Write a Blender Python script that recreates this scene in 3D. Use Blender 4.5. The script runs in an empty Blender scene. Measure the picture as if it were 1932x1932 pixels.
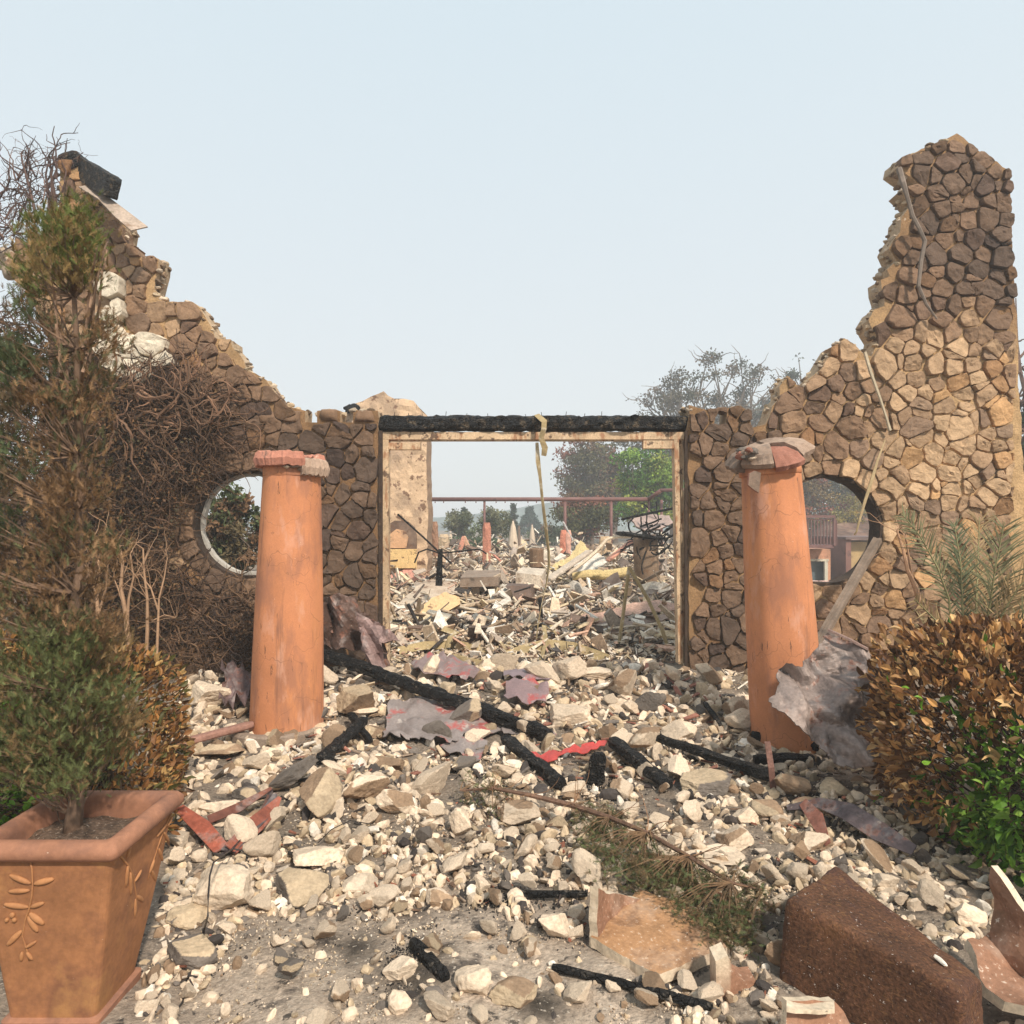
import bpy, bmesh, math, random
import numpy as np
from mathutils import Vector, Matrix, noise as mnoise
from mathutils.geometry import delaunay_2d_cdt

S = bpy.context.scene
C = bpy.data.collections.new("scene"); S.collection.children.link(C)
rad = math.radians
random.seed(7); np.random.seed(7)

# ------------------------------------------------------------------ camera, sky, sun, exposure
F, CX, CY, CH = 1300.0, 966.0, 990.0, 1.6      # focal length in 1932-px units, principal column, horizon row, camera height
cam = bpy.data.cameras.new("camera"); camo = bpy.data.objects.new("camera", cam); C.objects.link(camo)
camo.location = (0, 0, CH); camo.rotation_euler = (rad(90), 0, 0)
cam.sensor_width = 36; cam.sensor_fit = 'HORIZONTAL'; cam.lens = 36 * F / 1932
cam.shift_y = (CY - 966) / 1932
cam.clip_start = 0.05; cam.clip_end = 3000
S.camera = camo

SUN_DIR = Vector((-0.34, 0.62, -0.70)).normalized()      # the way the light travels
W = bpy.data.worlds.new("World"); S.world = W; W.use_nodes = True
wn = W.node_tree.nodes; wl = W.node_tree.links; wn.clear()
wo = wn.new('ShaderNodeOutputWorld'); wb = wn.new('ShaderNodeBackground')
sky = wn.new('ShaderNodeTexSky'); sky.sky_type = 'NISHITA'; sky.sun_disc = False
sky.sun_elevation = math.asin(-SUN_DIR.z); sky.sun_rotation = math.atan2(-SUN_DIR.x, -SUN_DIR.y)
sky.air_density = 1.2; sky.dust_density = 3.0; sky.ozone_density = 1.0
mx = wn.new('ShaderNodeMixRGB'); mx.inputs[0].default_value = 0.86
wtc = wn.new('ShaderNodeTexCoord'); wsp = wn.new('ShaderNodeSeparateXYZ'); wl.new(wtc.outputs['Generated'], wsp.inputs[0])
wrm = wn.new('ShaderNodeValToRGB'); wl.new(wsp.outputs['Z'], wrm.inputs[0])          # smoke veil, whiter towards the horizon
wrm.color_ramp.elements[0].position = 0.0; wrm.color_ramp.elements[0].color = (.92, .94, .95, 1)
wrm.color_ramp.elements[1].position = 0.62; wrm.color_ramp.elements[1].color = (.76, .885, .955, 1)
wsc = wn.new('ShaderNodeVectorMath'); wsc.operation = 'SCALE'; wsc.inputs['Scale'].default_value = 9.75; wl.new(wrm.outputs[0], wsc.inputs[0]); wl.new(wsc.outputs[0], mx.inputs[2])
wl.new(sky.outputs[0], mx.inputs[1]); wl.new(mx.outputs[0], wb.inputs[0])
wb.inputs[1].default_value = 0.10
wl.new(wb.outputs[0], wo.inputs[0])

sl = bpy.data.lights.new("sun", 'SUN'); so = bpy.data.objects.new("sun", sl); C.objects.link(so)
sl.energy = 4.9; sl.angle = rad(3.5); sl.color = (1.0, 0.91, 0.79)
so.rotation_euler = SUN_DIR.to_track_quat('-Z', 'Y').to_euler(); so.location = (10, -10, 20)

S.view_settings.view_transform = 'Standard'; S.view_settings.look = 'None'
S.view_settings.exposure = 0.06; S.view_settings.gamma = 1
S.render.engine = 'CYCLES'; S.cycles.volume_bounces = 3; S.cycles.max_bounces = 8

# ------------------------------------------------------------------ pixel helpers
def P(x, y, z):
    return Vector(((x - CX) * z / F, z, CH - (y - CY) * z / F))
def sstep(a, b, t):
    t = np.clip((t - a) / (b - a), 0, 1); return t * t * (3 - 2 * t)
def gh(x, y):
    """height of the ground / rubble sheet"""
    x = np.asarray(x, float); y = np.asarray(y, float)
    h = 0.13 * sstep(4.2, 7.0, y) + 0.10 * sstep(7.2, 8.2, y) + 0.28 * sstep(9, 13, y) + .20 * sstep(13, 17, y) * (1 - sstep(19, 24, y))
    h = h - .10 * sstep(26, 34, y)
    h = h + .17 * np.exp(-((x - 1.35) / .75) ** 2 - ((y - 6.15) / .55) ** 2)
    h = h + .13 * np.exp(-((x + .2) / .9) ** 2 - ((y - 6.0) / .6) ** 2)
    h = h + .16 * np.exp(-((x + 1.35) / .4) ** 2 - ((y - 5.9) / .6) ** 2)
    h = h + .15 * np.exp(-((x + 2.6) / .6) ** 2 - ((y - 5.7) / .6) ** 2)
    h = h + .07 * np.exp(-((x + 1.15) / .6) ** 2 - ((y - 4.2) / .5) ** 2)
    h = h + .08 * np.exp(-((x - 2.2) / .5) ** 2 - ((y - 3.9) / .5) ** 2)
    h = h + .012 * np.sin(x * 5.1 + 1) * np.cos(y * 4.3) + .008 * np.sin(x * 11 + y * 7)
    h = h - 1.0 * sstep(0, 1.2, x - .30 * y) * sstep(9, 15, y)          # lower yard to the right, in front of the house
    return h
def G(x, y, lift=0.0):
    """3D point where the pixel's ray meets the ground"""
    a = 1.5
    for i in range(4000):
        a += 0.01 + a * .0015
        if CH - (y - CY) * a / F <= float(gh((x - CX) * a / F, a)) + lift: break
    return P(x, y, a)

# ------------------------------------------------------------------ materials
MATS = {}
def mat(name, col=None, var=.25, scale=3, fine=.18, fscale=45, rough=.88, bump=.35, bdist=.01, bscale=60,
        spots=(), metal=0.0, cracks=None, rnd=False, rndval=0.0, transl=0.0, stretch=(1, 1, 1), spec=.3, crackle=0):
    m = bpy.data.materials.new(name); m.use_nodes = True
    n = m.node_tree.nodes; l = m.node_tree.links; n.clear()
    out = n.new('ShaderNodeOutputMaterial'); b = n.new('ShaderNodeBsdfPrincipled')
    b.inputs['Roughness'].default_value = rough; b.inputs['Metallic'].default_value = metal
    b.inputs['Specular IOR Level'].default_value = spec
    tc = n.new('ShaderNodeTexCoord'); vec = tc.outputs['Object']
    mp = n.new('ShaderNodeMapping'); mp.inputs['Scale'].default_value = stretch
    l.new(vec, mp.inputs[0]); vec = mp.outputs[0]
    oi = None
    if rnd:
        oi = n.new('ShaderNodeObjectInfo'); ad = n.new('ShaderNodeVectorMath'); ad.operation = 'MULTIPLY_ADD'
        cb = n.new('ShaderNodeCombineXYZ')
        for k in range(3): l.new(oi.outputs['Random'], cb.inputs[k])
        ad.inputs[1].default_value = (37, 91, 53); l.new(cb.outputs[0], ad.inputs[0]); l.new(vec, ad.inputs[2]); vec = ad.outputs[0]
    def noi(sc, det=4, ro=.6, v=None):
        t = n.new('ShaderNodeTexNoise'); t.inputs['Scale'].default_value = sc; t.inputs['Detail'].default_value = det
        t.inputs['Roughness'].default_value = ro; l.new(v or vec, t.inputs['Vector']); return t.outputs['Fac']
    def mr(src, a, bb, c, d):
        t = n.new('ShaderNodeMapRange'); t.inputs[1].default_value = a; t.inputs[2].default_value = bb
        t.inputs[3].default_value = c; t.inputs[4].default_value = d; l.new(src, t.inputs[0]); return t.outputs[0]
    if col is None:
        at = n.new('ShaderNodeAttribute'); at.attribute_name = 'Col'; c = at.outputs['Color']
    else:
        r_ = n.new('ShaderNodeRGB'); r_.outputs[0].default_value = (*col, 1); c = r_.outputs[0]
    def mul(c, fac):
        t = n.new('ShaderNodeVectorMath'); t.operation = 'SCALE'; l.new(c, t.inputs[0]); l.new(fac, t.inputs['Scale']); return t.outputs[0]
    if var: c = mul(c, mr(noi(scale, 5), .3, .7, 1 - var, 1 + var))
    if fine: c = mul(c, mr(noi(fscale, 3), .3, .7, 1 - fine, 1 + fine))
    if rndval and oi: c = mul(c, mr(oi.outputs['Random'], 0, 1, 1 - rndval, 1 + rndval))
    for sp in spots:
        scol, ssc, th, soft, amt = sp[:5]; st = sp[5] if len(sp) > 5 else None
        v = vec
        if st:
            m2 = n.new('ShaderNodeMapping'); m2.inputs['Scale'].default_value = st; l.new(vec, m2.inputs[0]); v = m2.outputs[0]
        f = mr(noi(ssc, 5, .65, v), th, th + soft, 0, amt)
        t = n.new('ShaderNodeMixRGB'); l.new(f, t.inputs[0]); l.new(c, t.inputs[1]); t.inputs[2].default_value = (*scol, 1); c = t.outputs[0]
    h = noi(bscale, 6, .65)
    if crackle:
        vo = n.new('ShaderNodeTexVoronoi'); vo.feature = 'DISTANCE_TO_EDGE'; vo.inputs['Scale'].default_value = crackle; l.new(vec, vo.inputs['Vector'])
        f = mr(vo.outputs['Distance'], 0, .12, 0, 1.5)
        t = n.new('ShaderNodeMath'); t.operation = 'ADD'; l.new(f, t.inputs[0]); l.new(h, t.inputs[1]); h = t.outputs[0]
    if cracks:
        csc, cw, ccol = cracks
        wv = n.new('ShaderNodeMixRGB'); wv.blend_type = 'ADD'; wv.inputs[0].default_value = .35
        t2 = n.new('ShaderNodeTexNoise'); t2.inputs['Scale'].default_value = csc * 3; l.new(vec, t2.inputs['Vector'])
        l.new(vec, wv.inputs[1]); l.new(t2.outputs['Color'], wv.inputs[2])
        vo = n.new('ShaderNodeTexVoronoi'); vo.feature = 'DISTANCE_TO_EDGE'; vo.inputs['Scale'].default_value = csc; l.new(wv.outputs[0], vo.inputs['Vector'])
        f = mr(vo.outputs['Distance'], 0, cw, .6, 0)
        t = n.new('ShaderNodeMixRGB'); l.new(f, t.inputs[0]); l.new(c, t.inputs[1]); t.inputs[2].default_value = (*ccol, 1); c = t.outputs[0]
    if bump:
        bp = n.new('ShaderNodeBump'); bp.inputs['Strength'].default_value = bump; bp.inputs['Distance'].default_value = bdist
        l.new(h, bp.inputs['Height']); l.new(bp.outputs[0], b.inputs['Normal'])
    l.new(c, b.inputs['Base Color'])
    if transl:
        tr = n.new('ShaderNodeBsdfTranslucent'); l.new(c, tr.inputs[0]); ms = n.new('ShaderNodeMixShader'); ms.inputs[0].default_value = transl
        l.new(b.outputs[0], ms.inputs[1]); l.new(tr.outputs[0], ms.inputs[2]); l.new(ms.outputs[0], out.inputs[0])
    else: l.new(b.outputs[0], out.inputs[0])
    MATS[name] = m; return m

mat('wall_stone', None, var=.16, scale=14, fine=.16, fscale=70, bump=.7, bdist=.012, bscale=26, spots=(((.05, .035, .025), 30, .66, .06, .5),))
mat('mortar', None, var=.2, scale=6, fine=.25, fscale=60, bump=.7, bdist=.015, bscale=40)
mat('rock', None, var=.16, scale=9, fine=.2, fscale=60, bump=.7, bdist=.012, bscale=24, rnd=True, rndval=.16,
    spots=(((.10, .075, .055), 7, .62, .10, .6), ((.30, .25, .18), 60, .64, .05, .5)))
mat('grit', None, var=.15, scale=9, fine=.2, fscale=60, bump=.4, bdist=.01, bscale=50)
mat('debris', None, var=.22, scale=7, fine=.3, fscale=40, bump=.6, bdist=.01, bscale=40,
    spots=(((.05, .035, .025), 9, .64, .06, .6), ((.62, .55, .45), 16, .66, .05, .5)))
mat('char', (.010, .009, .0085), var=.5, scale=6, fine=.5, fscale=60, rough=.6, bump=1.0, bdist=.03, bscale=50, crackle=38, spec=.3,
    spots=(((.15, .125, .10), 24, .57, .07, .65),))
mat('lintel_char', (.010, .0085, .008), var=.5, scale=6, fine=.5, fscale=50, rough=.6, bump=1.0, bdist=.03, bscale=50, crackle=30, spec=.4,
    spots=(((.17, .12, .07), 13, .53, .1, .7),))
mat('terracotta', (.52, .21, .098), var=.16, scale=2.2, fine=.06, fscale=90, rough=.8, bump=.2, bdist=.004, bscale=90,
    spots=(((.60, .25, .10), 2.0, .50, .12, .6, (1.5, 1.5, .5)), ((.30, .135, .085), 2.6, .50, .12, .65, (1.8, 1.8, .6)), ((.62, .34, .24), 6.0, .56, .1, .5, (1, 1, .35)),
           ((.06, .04, .03), 8, .655, .02, .75, (5, 5, .7)), ((.16, .08, .055), 3, .60, .06, .4, (4, 4, .3)), ((.75, .55, .42), 40, .70, .02, .6)),
    cracks=(1.9, .006, (.20, .09, .05)))
mat('cap_terracotta', None, var=.2, scale=7, fine=.15, fscale=50, bump=.5, bdist=.01, bscale=40,
    spots=(((.13, .10, .08), 8, .56, .1, .7), ((.62, .50, .38), 12, .64, .05, .7)))
mat('pot', (.31, .135, .058), var=.28, scale=3, fine=.15, fscale=50, rough=.75, bump=.25, bdist=.005, bscale=60,
    spots=(((.15, .065, .038), 3.4, .47, .14, .7), ((.44, .22, .08), 4.1, .53, .12, .65), ((.60, .48, .38), 70, .71, .02, .7)))
mat('pot_rim', (.31, .145, .085), var=.18, scale=4, fine=.12, fscale=50, rough=.8, bump=.25, bdist=.005, bscale=60,
    spots=(((.17, .085, .06), 5, .48, .14, .65), ((.60, .48, .38), 80, .71, .02, .7)))
mat('relief', (.37, .17, .07), var=.2, scale=9, fine=.1, rough=.7, bump=.2, spots=(((.26, .11, .05), 14, .55, .1, .6),))
mat('soil', (.14, .09, .06), var=.4, scale=12, fine=.5, fscale=90, bump=1, bdist=.02, bscale=60, spots=(((.45, .36, .28), 80, .6, .05, .8),))
mat('shard', None, var=.25, scale=5, fine=.2, fscale=60, rough=.85, bump=.5, bdist=.006, bscale=60,
    spots=(((.36, .28, .22), 4.5, .52, .14, .45), ((.15, .075, .04), 7, .56, .1, .6), ((.60, .50, .40), 60, .62, .04, .7), ((.05, .04, .035), 45, .66, .03, .7)))
mat('rootball', (.115, .052, .027), var=.4, scale=5, fine=.55, fscale=90, rough=.92, bump=1.0, bdist=.012, bscale=85,
    spots=(((.05, .025, .03), 4, .52, .15, .55), ((.15, .068, .024), 5, .56, .12, .6), ((.24, .12, .05), 30, .60, .03, .55, (1, 1, 5)), ((.24, .12, .05), 26, .62, .03, .45, (6, 1, 1)), ((.62, .56, .5), 95, .665, .012, .9)))
mat('root', (.26, .13, .06), fine=.2, bump=0)
mat('frame_paint', (.52, .37, .23), var=.3, scale=6, fine=.2, fscale=60, rough=.7, bump=.4, bdist=.004, bscale=40,
    spots=(((.30, .13, .06), 7, .52, .08, .8, (2, 2, .6)), ((.08, .045, .03), 12, .57, .05, .85), ((.66, .56, .44), 5, .6, .1, .5)))
mat('dark_reveal', (.05, .032, .022), var=.4, scale=6, fine=.3, bump=.5, spots=(((.16, .10, .06), 10, .58, .08, .6),))
mat('white_ring', (.48, .44, .38), var=.2, fine=.1, bump=.3, spots=(((.15, .12, .10), 6, .54, .1, .8),))
mat('downspout', (.21, .155, .115), var=.3, scale=5, fine=.15, rough=.6, bump=.3, spots=(((.34, .27, .20), 4, .55, .1, .6, (1, 1, .4)), ((.10, .05, .035), 6, .6, .1, .6)))
mat('copper', None, var=.3, scale=5, fine=.25, fscale=35, rough=.55, bump=.7, bdist=.012, bscale=18, metal=.25,
    spots=(((.40, .15, .08), 6, .57, .07, .55), ((.30, .26, .24), 7, .55, .1, .5), ((.045, .03, .028), 6, .60, .08, .85), ((.50, .40, .32), 30, .66, .04, .5)))
mat('membrane', None, var=.15, scale=5, fine=.15, fscale=60, rough=.5, bump=.4, bdist=.01, bscale=20,
    spots=(((.38, .06, .05), 4.5, .56, .08, .8), ((.46, .40, .35), 8, .62, .06, .7)))
mat('rail', (.17, .085, .075), var=.2, fine=.1, rough=.6, bump=.2, spots=(((.05, .04, .04), 3, .6, .1, .8),))
mat('stucco', None, var=.12, scale=3, fine=.12, bump=.6, bdist=.03, bscale=14,
    spots=(((.30, .21, .15), 1.7, .48, .12, .6), ((.15, .08, .05), 6.5, .585, .03, .85), ((.20, .12, .08), 15, .61, .03, .7)))
mat('bark', None, var=.3, scale=12, fine=.3, bump=.8, bdist=.01, bscale=40, stretch=(1, 1, .4))
mat('twig', None, var=.25, scale=9, fine=.1, bump=0)
mat('leaf', None, var=.15, scale=6, fine=0, rough=.55, bump=0, transl=.25)
mat('needle', None, var=.15, scale=6, fine=0, rough=.7, bump=0, transl=.2)
mat('far_leaf', None, var=.2, scale=1.2, fine=0, rough=.8, bump=0, transl=.2)
mat('canvas', (.55, .44, .33), var=.12, fine=.08, bump=.2, spots=(((.25, .17, .11), 5, .62, .1, .6),))
mat('house_paint', None, var=.2, scale=2, fine=.15, bump=.3, spots=(((.04, .03, .03), 1.2, .56, .1, .75),))
mat('window_glass', (.10, .13, .14), var=.3, fine=.1, rough=.2, bump=0, spec=.6)
mat('wire', (.03, .026, .024), var=.1, fine=0, bump=0, rough=.5)
mat('strap', (.36, .27, .14), var=.3, scale=6, fine=.2, bump=.4, spots=(((.58, .50, .38), 9, .55, .08, .7), ((.16, .10, .05), 7, .6, .08, .7)))
mat('wood_plank', (.30, .16, .12), var=.2, fine=.2, bump=.4, spots=(((.45, .36, .30), 6, .56, .1, .6),))
mat('steel', None, var=.25, scale=5, fine=.25, rough=.65, bump=.5, bdist=.01, bscale=25, metal=.1,
    spots=(((.17, .09, .045), 6, .56, .1, .7), ((.45, .38, .28), 9, .62, .06, .5)))

# ground: ash, grit, char stains
def ground_mat():
    m = mat('ash_ground', None, var=.2, scale=1.6, fine=.3, fscale=42, rough=.95, bump=1.0, bdist=.025, bscale=38,
        spots=(((.20, .155, .12), 2.2, .52, .14, .6), ((.05, .042, .038), 3.6, .565, .07, .8), ((.040, .034, .030), 17, .60, .05, .85),
               ((.55, .47, .38), 55, .60, .05, .8), ((.05, .042, .038), 75, .65, .04, .8)))
    return m
ground_mat()

# ------------------------------------------------------------------ mesh builder
ORG = {}
class MB:
    def __init__(s): s.v = []; s.f = []; s.c = []; s.n = 0
    def add(s, v, f, col=(.5, .5, .5)):
        v = np.asarray(v, float).reshape(-1, 3)
        col = np.asarray(col, float)
        if col.ndim == 1: col = np.broadcast_to(col, (len(v), 3))
        s.v.append(v); s.c.append(col)
        if isinstance(f, np.ndarray): s.f.append(f + s.n)
        else:
            by = {}
            for q in f: by.setdefault(len(q), []).append(q)
            for k, q in by.items(): s.f.append(np.array(q, int) + s.n)
        s.n += len(v); return s
    def build(s, name, m, parent=None, smooth=False):
        v = np.concatenate(s.v); c = np.concatenate(s.c)
        if parent is None:
            org = np.array([(v[:, 0].min() + v[:, 0].max()) / 2, (v[:, 1].min() + v[:, 1].max()) / 2, v[:, 2].min()])
        else: org = np.array(ORG[parent.name])
        v = v - org
        me = bpy.data.meshes.new(name)
        lt = np.concatenate([np.full(len(f), f.shape[1]) for f in s.f]); li = np.concatenate([f.ravel() for f in s.f])
        me.vertices.add(len(v)); me.vertices.foreach_set('co', v.ravel())
        me.loops.add(len(li)); me.loops.foreach_set('vertex_index', li.astype(np.int32))
        me.polygons.add(len(lt)); me.polygons.foreach_set('loop_start', np.concatenate([[0], np.cumsum(lt)[:-1]]).astype(np.int32))
        me.polygons.foreach_set('loop_total', lt.astype(np.int32))
        me.polygons.foreach_set('use_smooth', np.full(len(lt), smooth))
        me.update(calc_edges=True); me.validate()
        a = me.color_attributes.new('Col', 'FLOAT_COLOR', 'POINT')
        a.data.foreach_set('color', np.concatenate([c, np.ones((len(c), 1))], 1).astype(np.float32).ravel())
        me.materials.append(MATS[m])
        o = bpy.data.objects.new(name, me); C.objects.link(o)
        if parent is None: o.location = org
        else: o.parent = parent
        ORG[o.name] = tuple(org)
        return o
def tag(o, label=None, cat=None, group=None, kind=None):
    if label: o['label'] = label
    if cat: o['category'] = cat
    if group: o['group'] = group
    if kind: o['kind'] = kind
    return o
def thing(name, label, cat, loc, group=None):
    o = bpy.data.objects.new(name, None); C.objects.link(o); o.location = loc; o.empty_display_size = .1
    ORG[o.name] = tuple(loc); return tag(o, label, cat, group)

def box(mb, c, size, col=(.5, .5, .5), rot=None, jit=0):
    v = np.array([(x, y, z) for x in (-.5, .5) for y in (-.5, .5) for z in (-.5, .5)]) * np.array(size)
    if jit: v = v + np.random.uniform(-jit, jit, v.shape)
    if rot is not None: v = v @ np.array(rot).T
    v = v + np.array(c)
    return mb.add(v, np.array([(0, 1, 3, 2), (4, 6, 7, 5), (0, 4, 5, 1), (2, 3, 7, 6), (0, 2, 6, 4), (1, 5, 7, 3)]), col)
def hexa(mb, pts8, col, sub=0, noise=0):
    """8 corners: 4 top (ccw), 4 bottom"""
    return mb.add(pts8, [(0, 1, 2, 3), (7, 6, 5, 4), (0, 4, 5, 1), (1, 5, 6, 2), (2, 6, 7, 3), (3, 7, 4, 0)], col)
def tube(mb, pts, r, sides=6, col=(.5, .5, .5), cap=True, flat=1.0, rough=0):
    pts = [Vector(p) for p in pts]; n = len(pts)
    if not hasattr(r, '__len__'): r = [r] * n
    V = []; ref = Vector((0.13, .21, 1))
    for i, p in enumerate(pts):
        d = (pts[min(i + 1, n - 1)] - pts[max(i - 1, 0)])
        if d.length < 1e-9: d = Vector((0, 0, 1))
        d.normalize()
        if abs(d.dot(ref.normalized())) > .95: ref = Vector((1, .1, .05))
        a = d.cross(ref).normalized(); b = d.cross(a)
        for k in range(sides):
            t = 2 * math.pi * k / sides
            rr = r[i] * (1 + (random.uniform(-rough, rough) if rough else 0))
            V.append(p + a * (math.cos(t) * rr) + b * (math.sin(t) * rr * flat))
    Fq = [(i * sides + k, i * sides + (k + 1) % sides, (i + 1) * sides + (k + 1) % sides, (i + 1) * sides + k) for i in range(n - 1) for k in range(sides)]
    if cap and sides > 2:
        Fq += [tuple(range(sides))[::-1], tuple((n - 1) * sides + k for k in range(sides))]
    return mb.add([tuple(v) for v in V], Fq, col)
def line_pts(a, b, n, wob=0):
    a, b = Vector(a), Vector(b); out = []
    for i in range(n + 1):
        p = a.lerp(b, i / n)
        if wob and 0 < i < n: p += Vector((random.uniform(-wob, wob) for _ in range(3)))
        out.append(p)
    return out
def ribbon(mb, pts, width, thick, col, up=None, twist=0):
    """flat strip of some thickness along pts"""
    pts = [Vector(p) for p in pts]; n = len(pts); V = []
    up = Vector(up or (0, 0, 1))
    for i, p in enumerate(pts):
        d = (pts[min(i + 1, n - 1)] - pts[max(i - 1, 0)]).normalized()
        a = d.cross(up)
        if a.length < 1e-3: a = d.cross(Vector((1, 0, 0)))
        a.normalize(); b = a.cross(d)
        if twist:
            R = Matrix.Rotation(twist * i / n, 3, d); a = R @ a; b = R @ b
        w = width[i] if hasattr(width, '__len__') else width
        V += [p - a * w / 2 - b * thick / 2, p + a * w / 2 - b * thick / 2, p + a * w / 2 + b * thick / 2, p - a * w / 2 + b * thick / 2]
    Fq = [(i * 4 + k, i * 4 + (k + 1) % 4, (i + 1) * 4 + (k + 1) % 4, (i + 1) * 4 + k) for i in range(n - 1) for k in range(4)] + [(3, 2, 1, 0), tuple((n - 1) * 4 + k for k in range(4))]
    return mb.add([tuple(v) for v in V], Fq, col)
def lathe(mb, c, prof, sides=48, col=(.5, .5, .5), rf=None, tilt=None):
    V = []
    for (r, z) in prof:
        for k in range(sides):
            t = 2 * math.pi * k / sides; rr = r * (rf(t, z) if rf else 1)
            V.append((math.cos(t) * rr, math.sin(t) * rr, z))
    n = len(prof)
    Fq = [(i * sides + k, i * sides + (k + 1) % sides, (i + 1) * sides + (k + 1) % sides, (i + 1) * sides + k) for i in range(n - 1) for k in range(sides)]
    Fq += [tuple(range(sides))[::-1], tuple((n - 1) * sides + k for k in range(sides))]
    V = np.array(V)
    if tilt is not None: V = V @ np.array(tilt).T
    return mb.add(V + np.array(c), Fq, col)

def inpoly(x, y, poly):
    r = False; j = len(poly) - 1
    for i in range(len(poly)):
        xi, yi = poly[i]; xj, yj = poly[j]
        if (yi > y) != (yj > y) and x < (xj - xi) * (y - yi) / (yj - yi + 1e-12) + xi: r = not r
        j = i
    return r
def densify(poly, step, wob=0):
    out = []
    for i in range(len(poly)):
        a = poly[i]; b = poly[(i + 1) % len(poly)]; L = math.dist(a, b); k = max(1, int(L / step))
        for t in range(k):
            u = t / k; w = wob if t else 0
            out.append((a[0] + (b[0] - a[0]) * u + random.uniform(-w, w), a[1] + (b[1] - a[1]) * u + random.uniform(-w, w)))
    return out
def plate(mb, outline, fmap, thick, step, holes=(), col=(.5, .5, .5), ecol=None, bcol=None, wob=0, colf=None):
    """thick sheet: 2D outline -> front fmap(u,v); back = front + thick (vector or callable)"""
    ol = densify(outline, step, wob); hs = [densify(h, step * .7) for h in holes]
    pts = list(ol); edges = [(i, (i + 1) % len(ol)) for i in range(len(ol))]
    for h in hs:
        o = len(pts); pts += h; edges += [(o + i, o + (i + 1) % len(h)) for i in range(len(h))]
    xs = [p[0] for p in ol]; ys = [p[1] for p in ol]; y = min(ys) + step / 2; r = 0
    while y < max(ys):
        x = min(xs) + (step / 2 if r % 2 else 0)
        while x < max(xs):
            q = (x + random.uniform(-.2, .2) * step, y + random.uniform(-.2, .2) * step)
            if inpoly(*q, ol) and not any(inpoly(*q, h) for h in hs): pts.append(q)
            x += step
        y += step * .87; r += 1
    vv, ee, ff, *_ = delaunay_2d_cdt([Vector(p) for p in pts], edges, [], 0, 1e-6)
    keep = []
    for f in ff:
        cx = sum(vv[i][0] for i in f) / len(f); cy = sum(vv[i][1] for i in f) / len(f)
        if inpoly(cx, cy, ol) and not any(inpoly(cx, cy, h) for h in hs): keep.append(tuple(f))
    fr = [Vector(fmap(p[0], p[1])) for p in vv]
    bk = [p + (Vector(thick(vv[i][0], vv[i][1])) if callable(thick) else Vector(thick)) for i, p in enumerate(fr)]
    n = len(vv)
    cf = [colf(p[0], p[1]) for p in vv] if colf else col
    mb.add([tuple(p) for p in fr], keep, cf)
    mb.add([tuple(p) for p in bk], [f[::-1] for f in keep], bcol if bcol is not None else cf)
    ed = {}
    for f in keep:
        for i in range(len(f)):
            a, b = f[i], f[(i + 1) % len(f)]
            if (b, a) in ed: del ed[(b, a)]
            else: ed[(a, b)] = 1
    V = []; Q = []
    for (a, b) in ed:
        k = len(V); V += [tuple(fr[a]), tuple(fr[b]), tuple(bk[b]), tuple(bk[a])]; Q.append((k, k + 3, k + 2, k + 1))
    mb.add(V, Q, ecol if ecol is not None else (np.mean(cf, 0) if colf else col))
    return mb
def nz(p, s=1.0, seed=0): return mnoise.noise(Vector((p[0] * s + seed * 13.7, p[1] * s + seed * 5.1, p[2] * s - seed * 7.3)))
def circ(cx, cy, r, n=40, ry=None): return [(cx + r * math.cos(2 * math.pi * k / n), cy + (ry or r) * math.sin(2 * math.pi * k / n)) for k in range(n)]

# instanced-template scatter baked into one mesh
def randrot(n, tilt=None):
    q = np.random.normal(size=(n, 4))
    if tilt is not None:   # mostly about Z, tilted by up to tilt
        ang = np.random.uniform(0, 2 * np.pi, n); tx = np.random.normal(0, tilt, n); ty = np.random.normal(0, tilt, n)
        q = np.stack([np.cos(ang / 2), tx * .5, ty * .5, np.sin(ang / 2)], 1)
    q /= np.linalg.norm(q, axis=1, keepdims=True); w, x, y, z = q.T
    return np.stack([np.stack([1 - 2 * (y * y + z * z), 2 * (x * y - z * w), 2 * (x * z + y * w)], 1),
                     np.stack([2 * (x * y + z * w), 1 - 2 * (x * x + z * z), 2 * (y * z - x * w)], 1),
                     np.stack([2 * (x * z - y * w), 2 * (y * z + x * w), 1 - 2 * (x * x + y * y)], 1)], 1)
def scatter(mb, tv, tf, pos, scale, col, rot=None):
    pos = np.asarray(pos, float); n = len(pos)
    if n == 0: return mb
    tv = np.asarray(tv, float); tf = np.asarray(tf, int); scale = np.asarray(scale, float)
    if scale.ndim == 1: scale = np.repeat(scale[:, None], 3, 1)
    if rot is None: rot = randrot(n)
    v = tv[None] * scale[:, None, :]
    v = np.einsum('nij,nkj->nki', rot, v) + pos[:, None, :]
    f = (tf[None] + (np.arange(n) * len(tv))[:, None, None]).reshape(-1, tf.shape[1])
    col = np.asarray(col, float)
    if col.ndim == 1: c = np.broadcast_to(col, (n * len(tv), 3))
    else: c = np.repeat(col, len(tv), 0)
    return mb.add(v.reshape(-1, 3), f, c)

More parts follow.
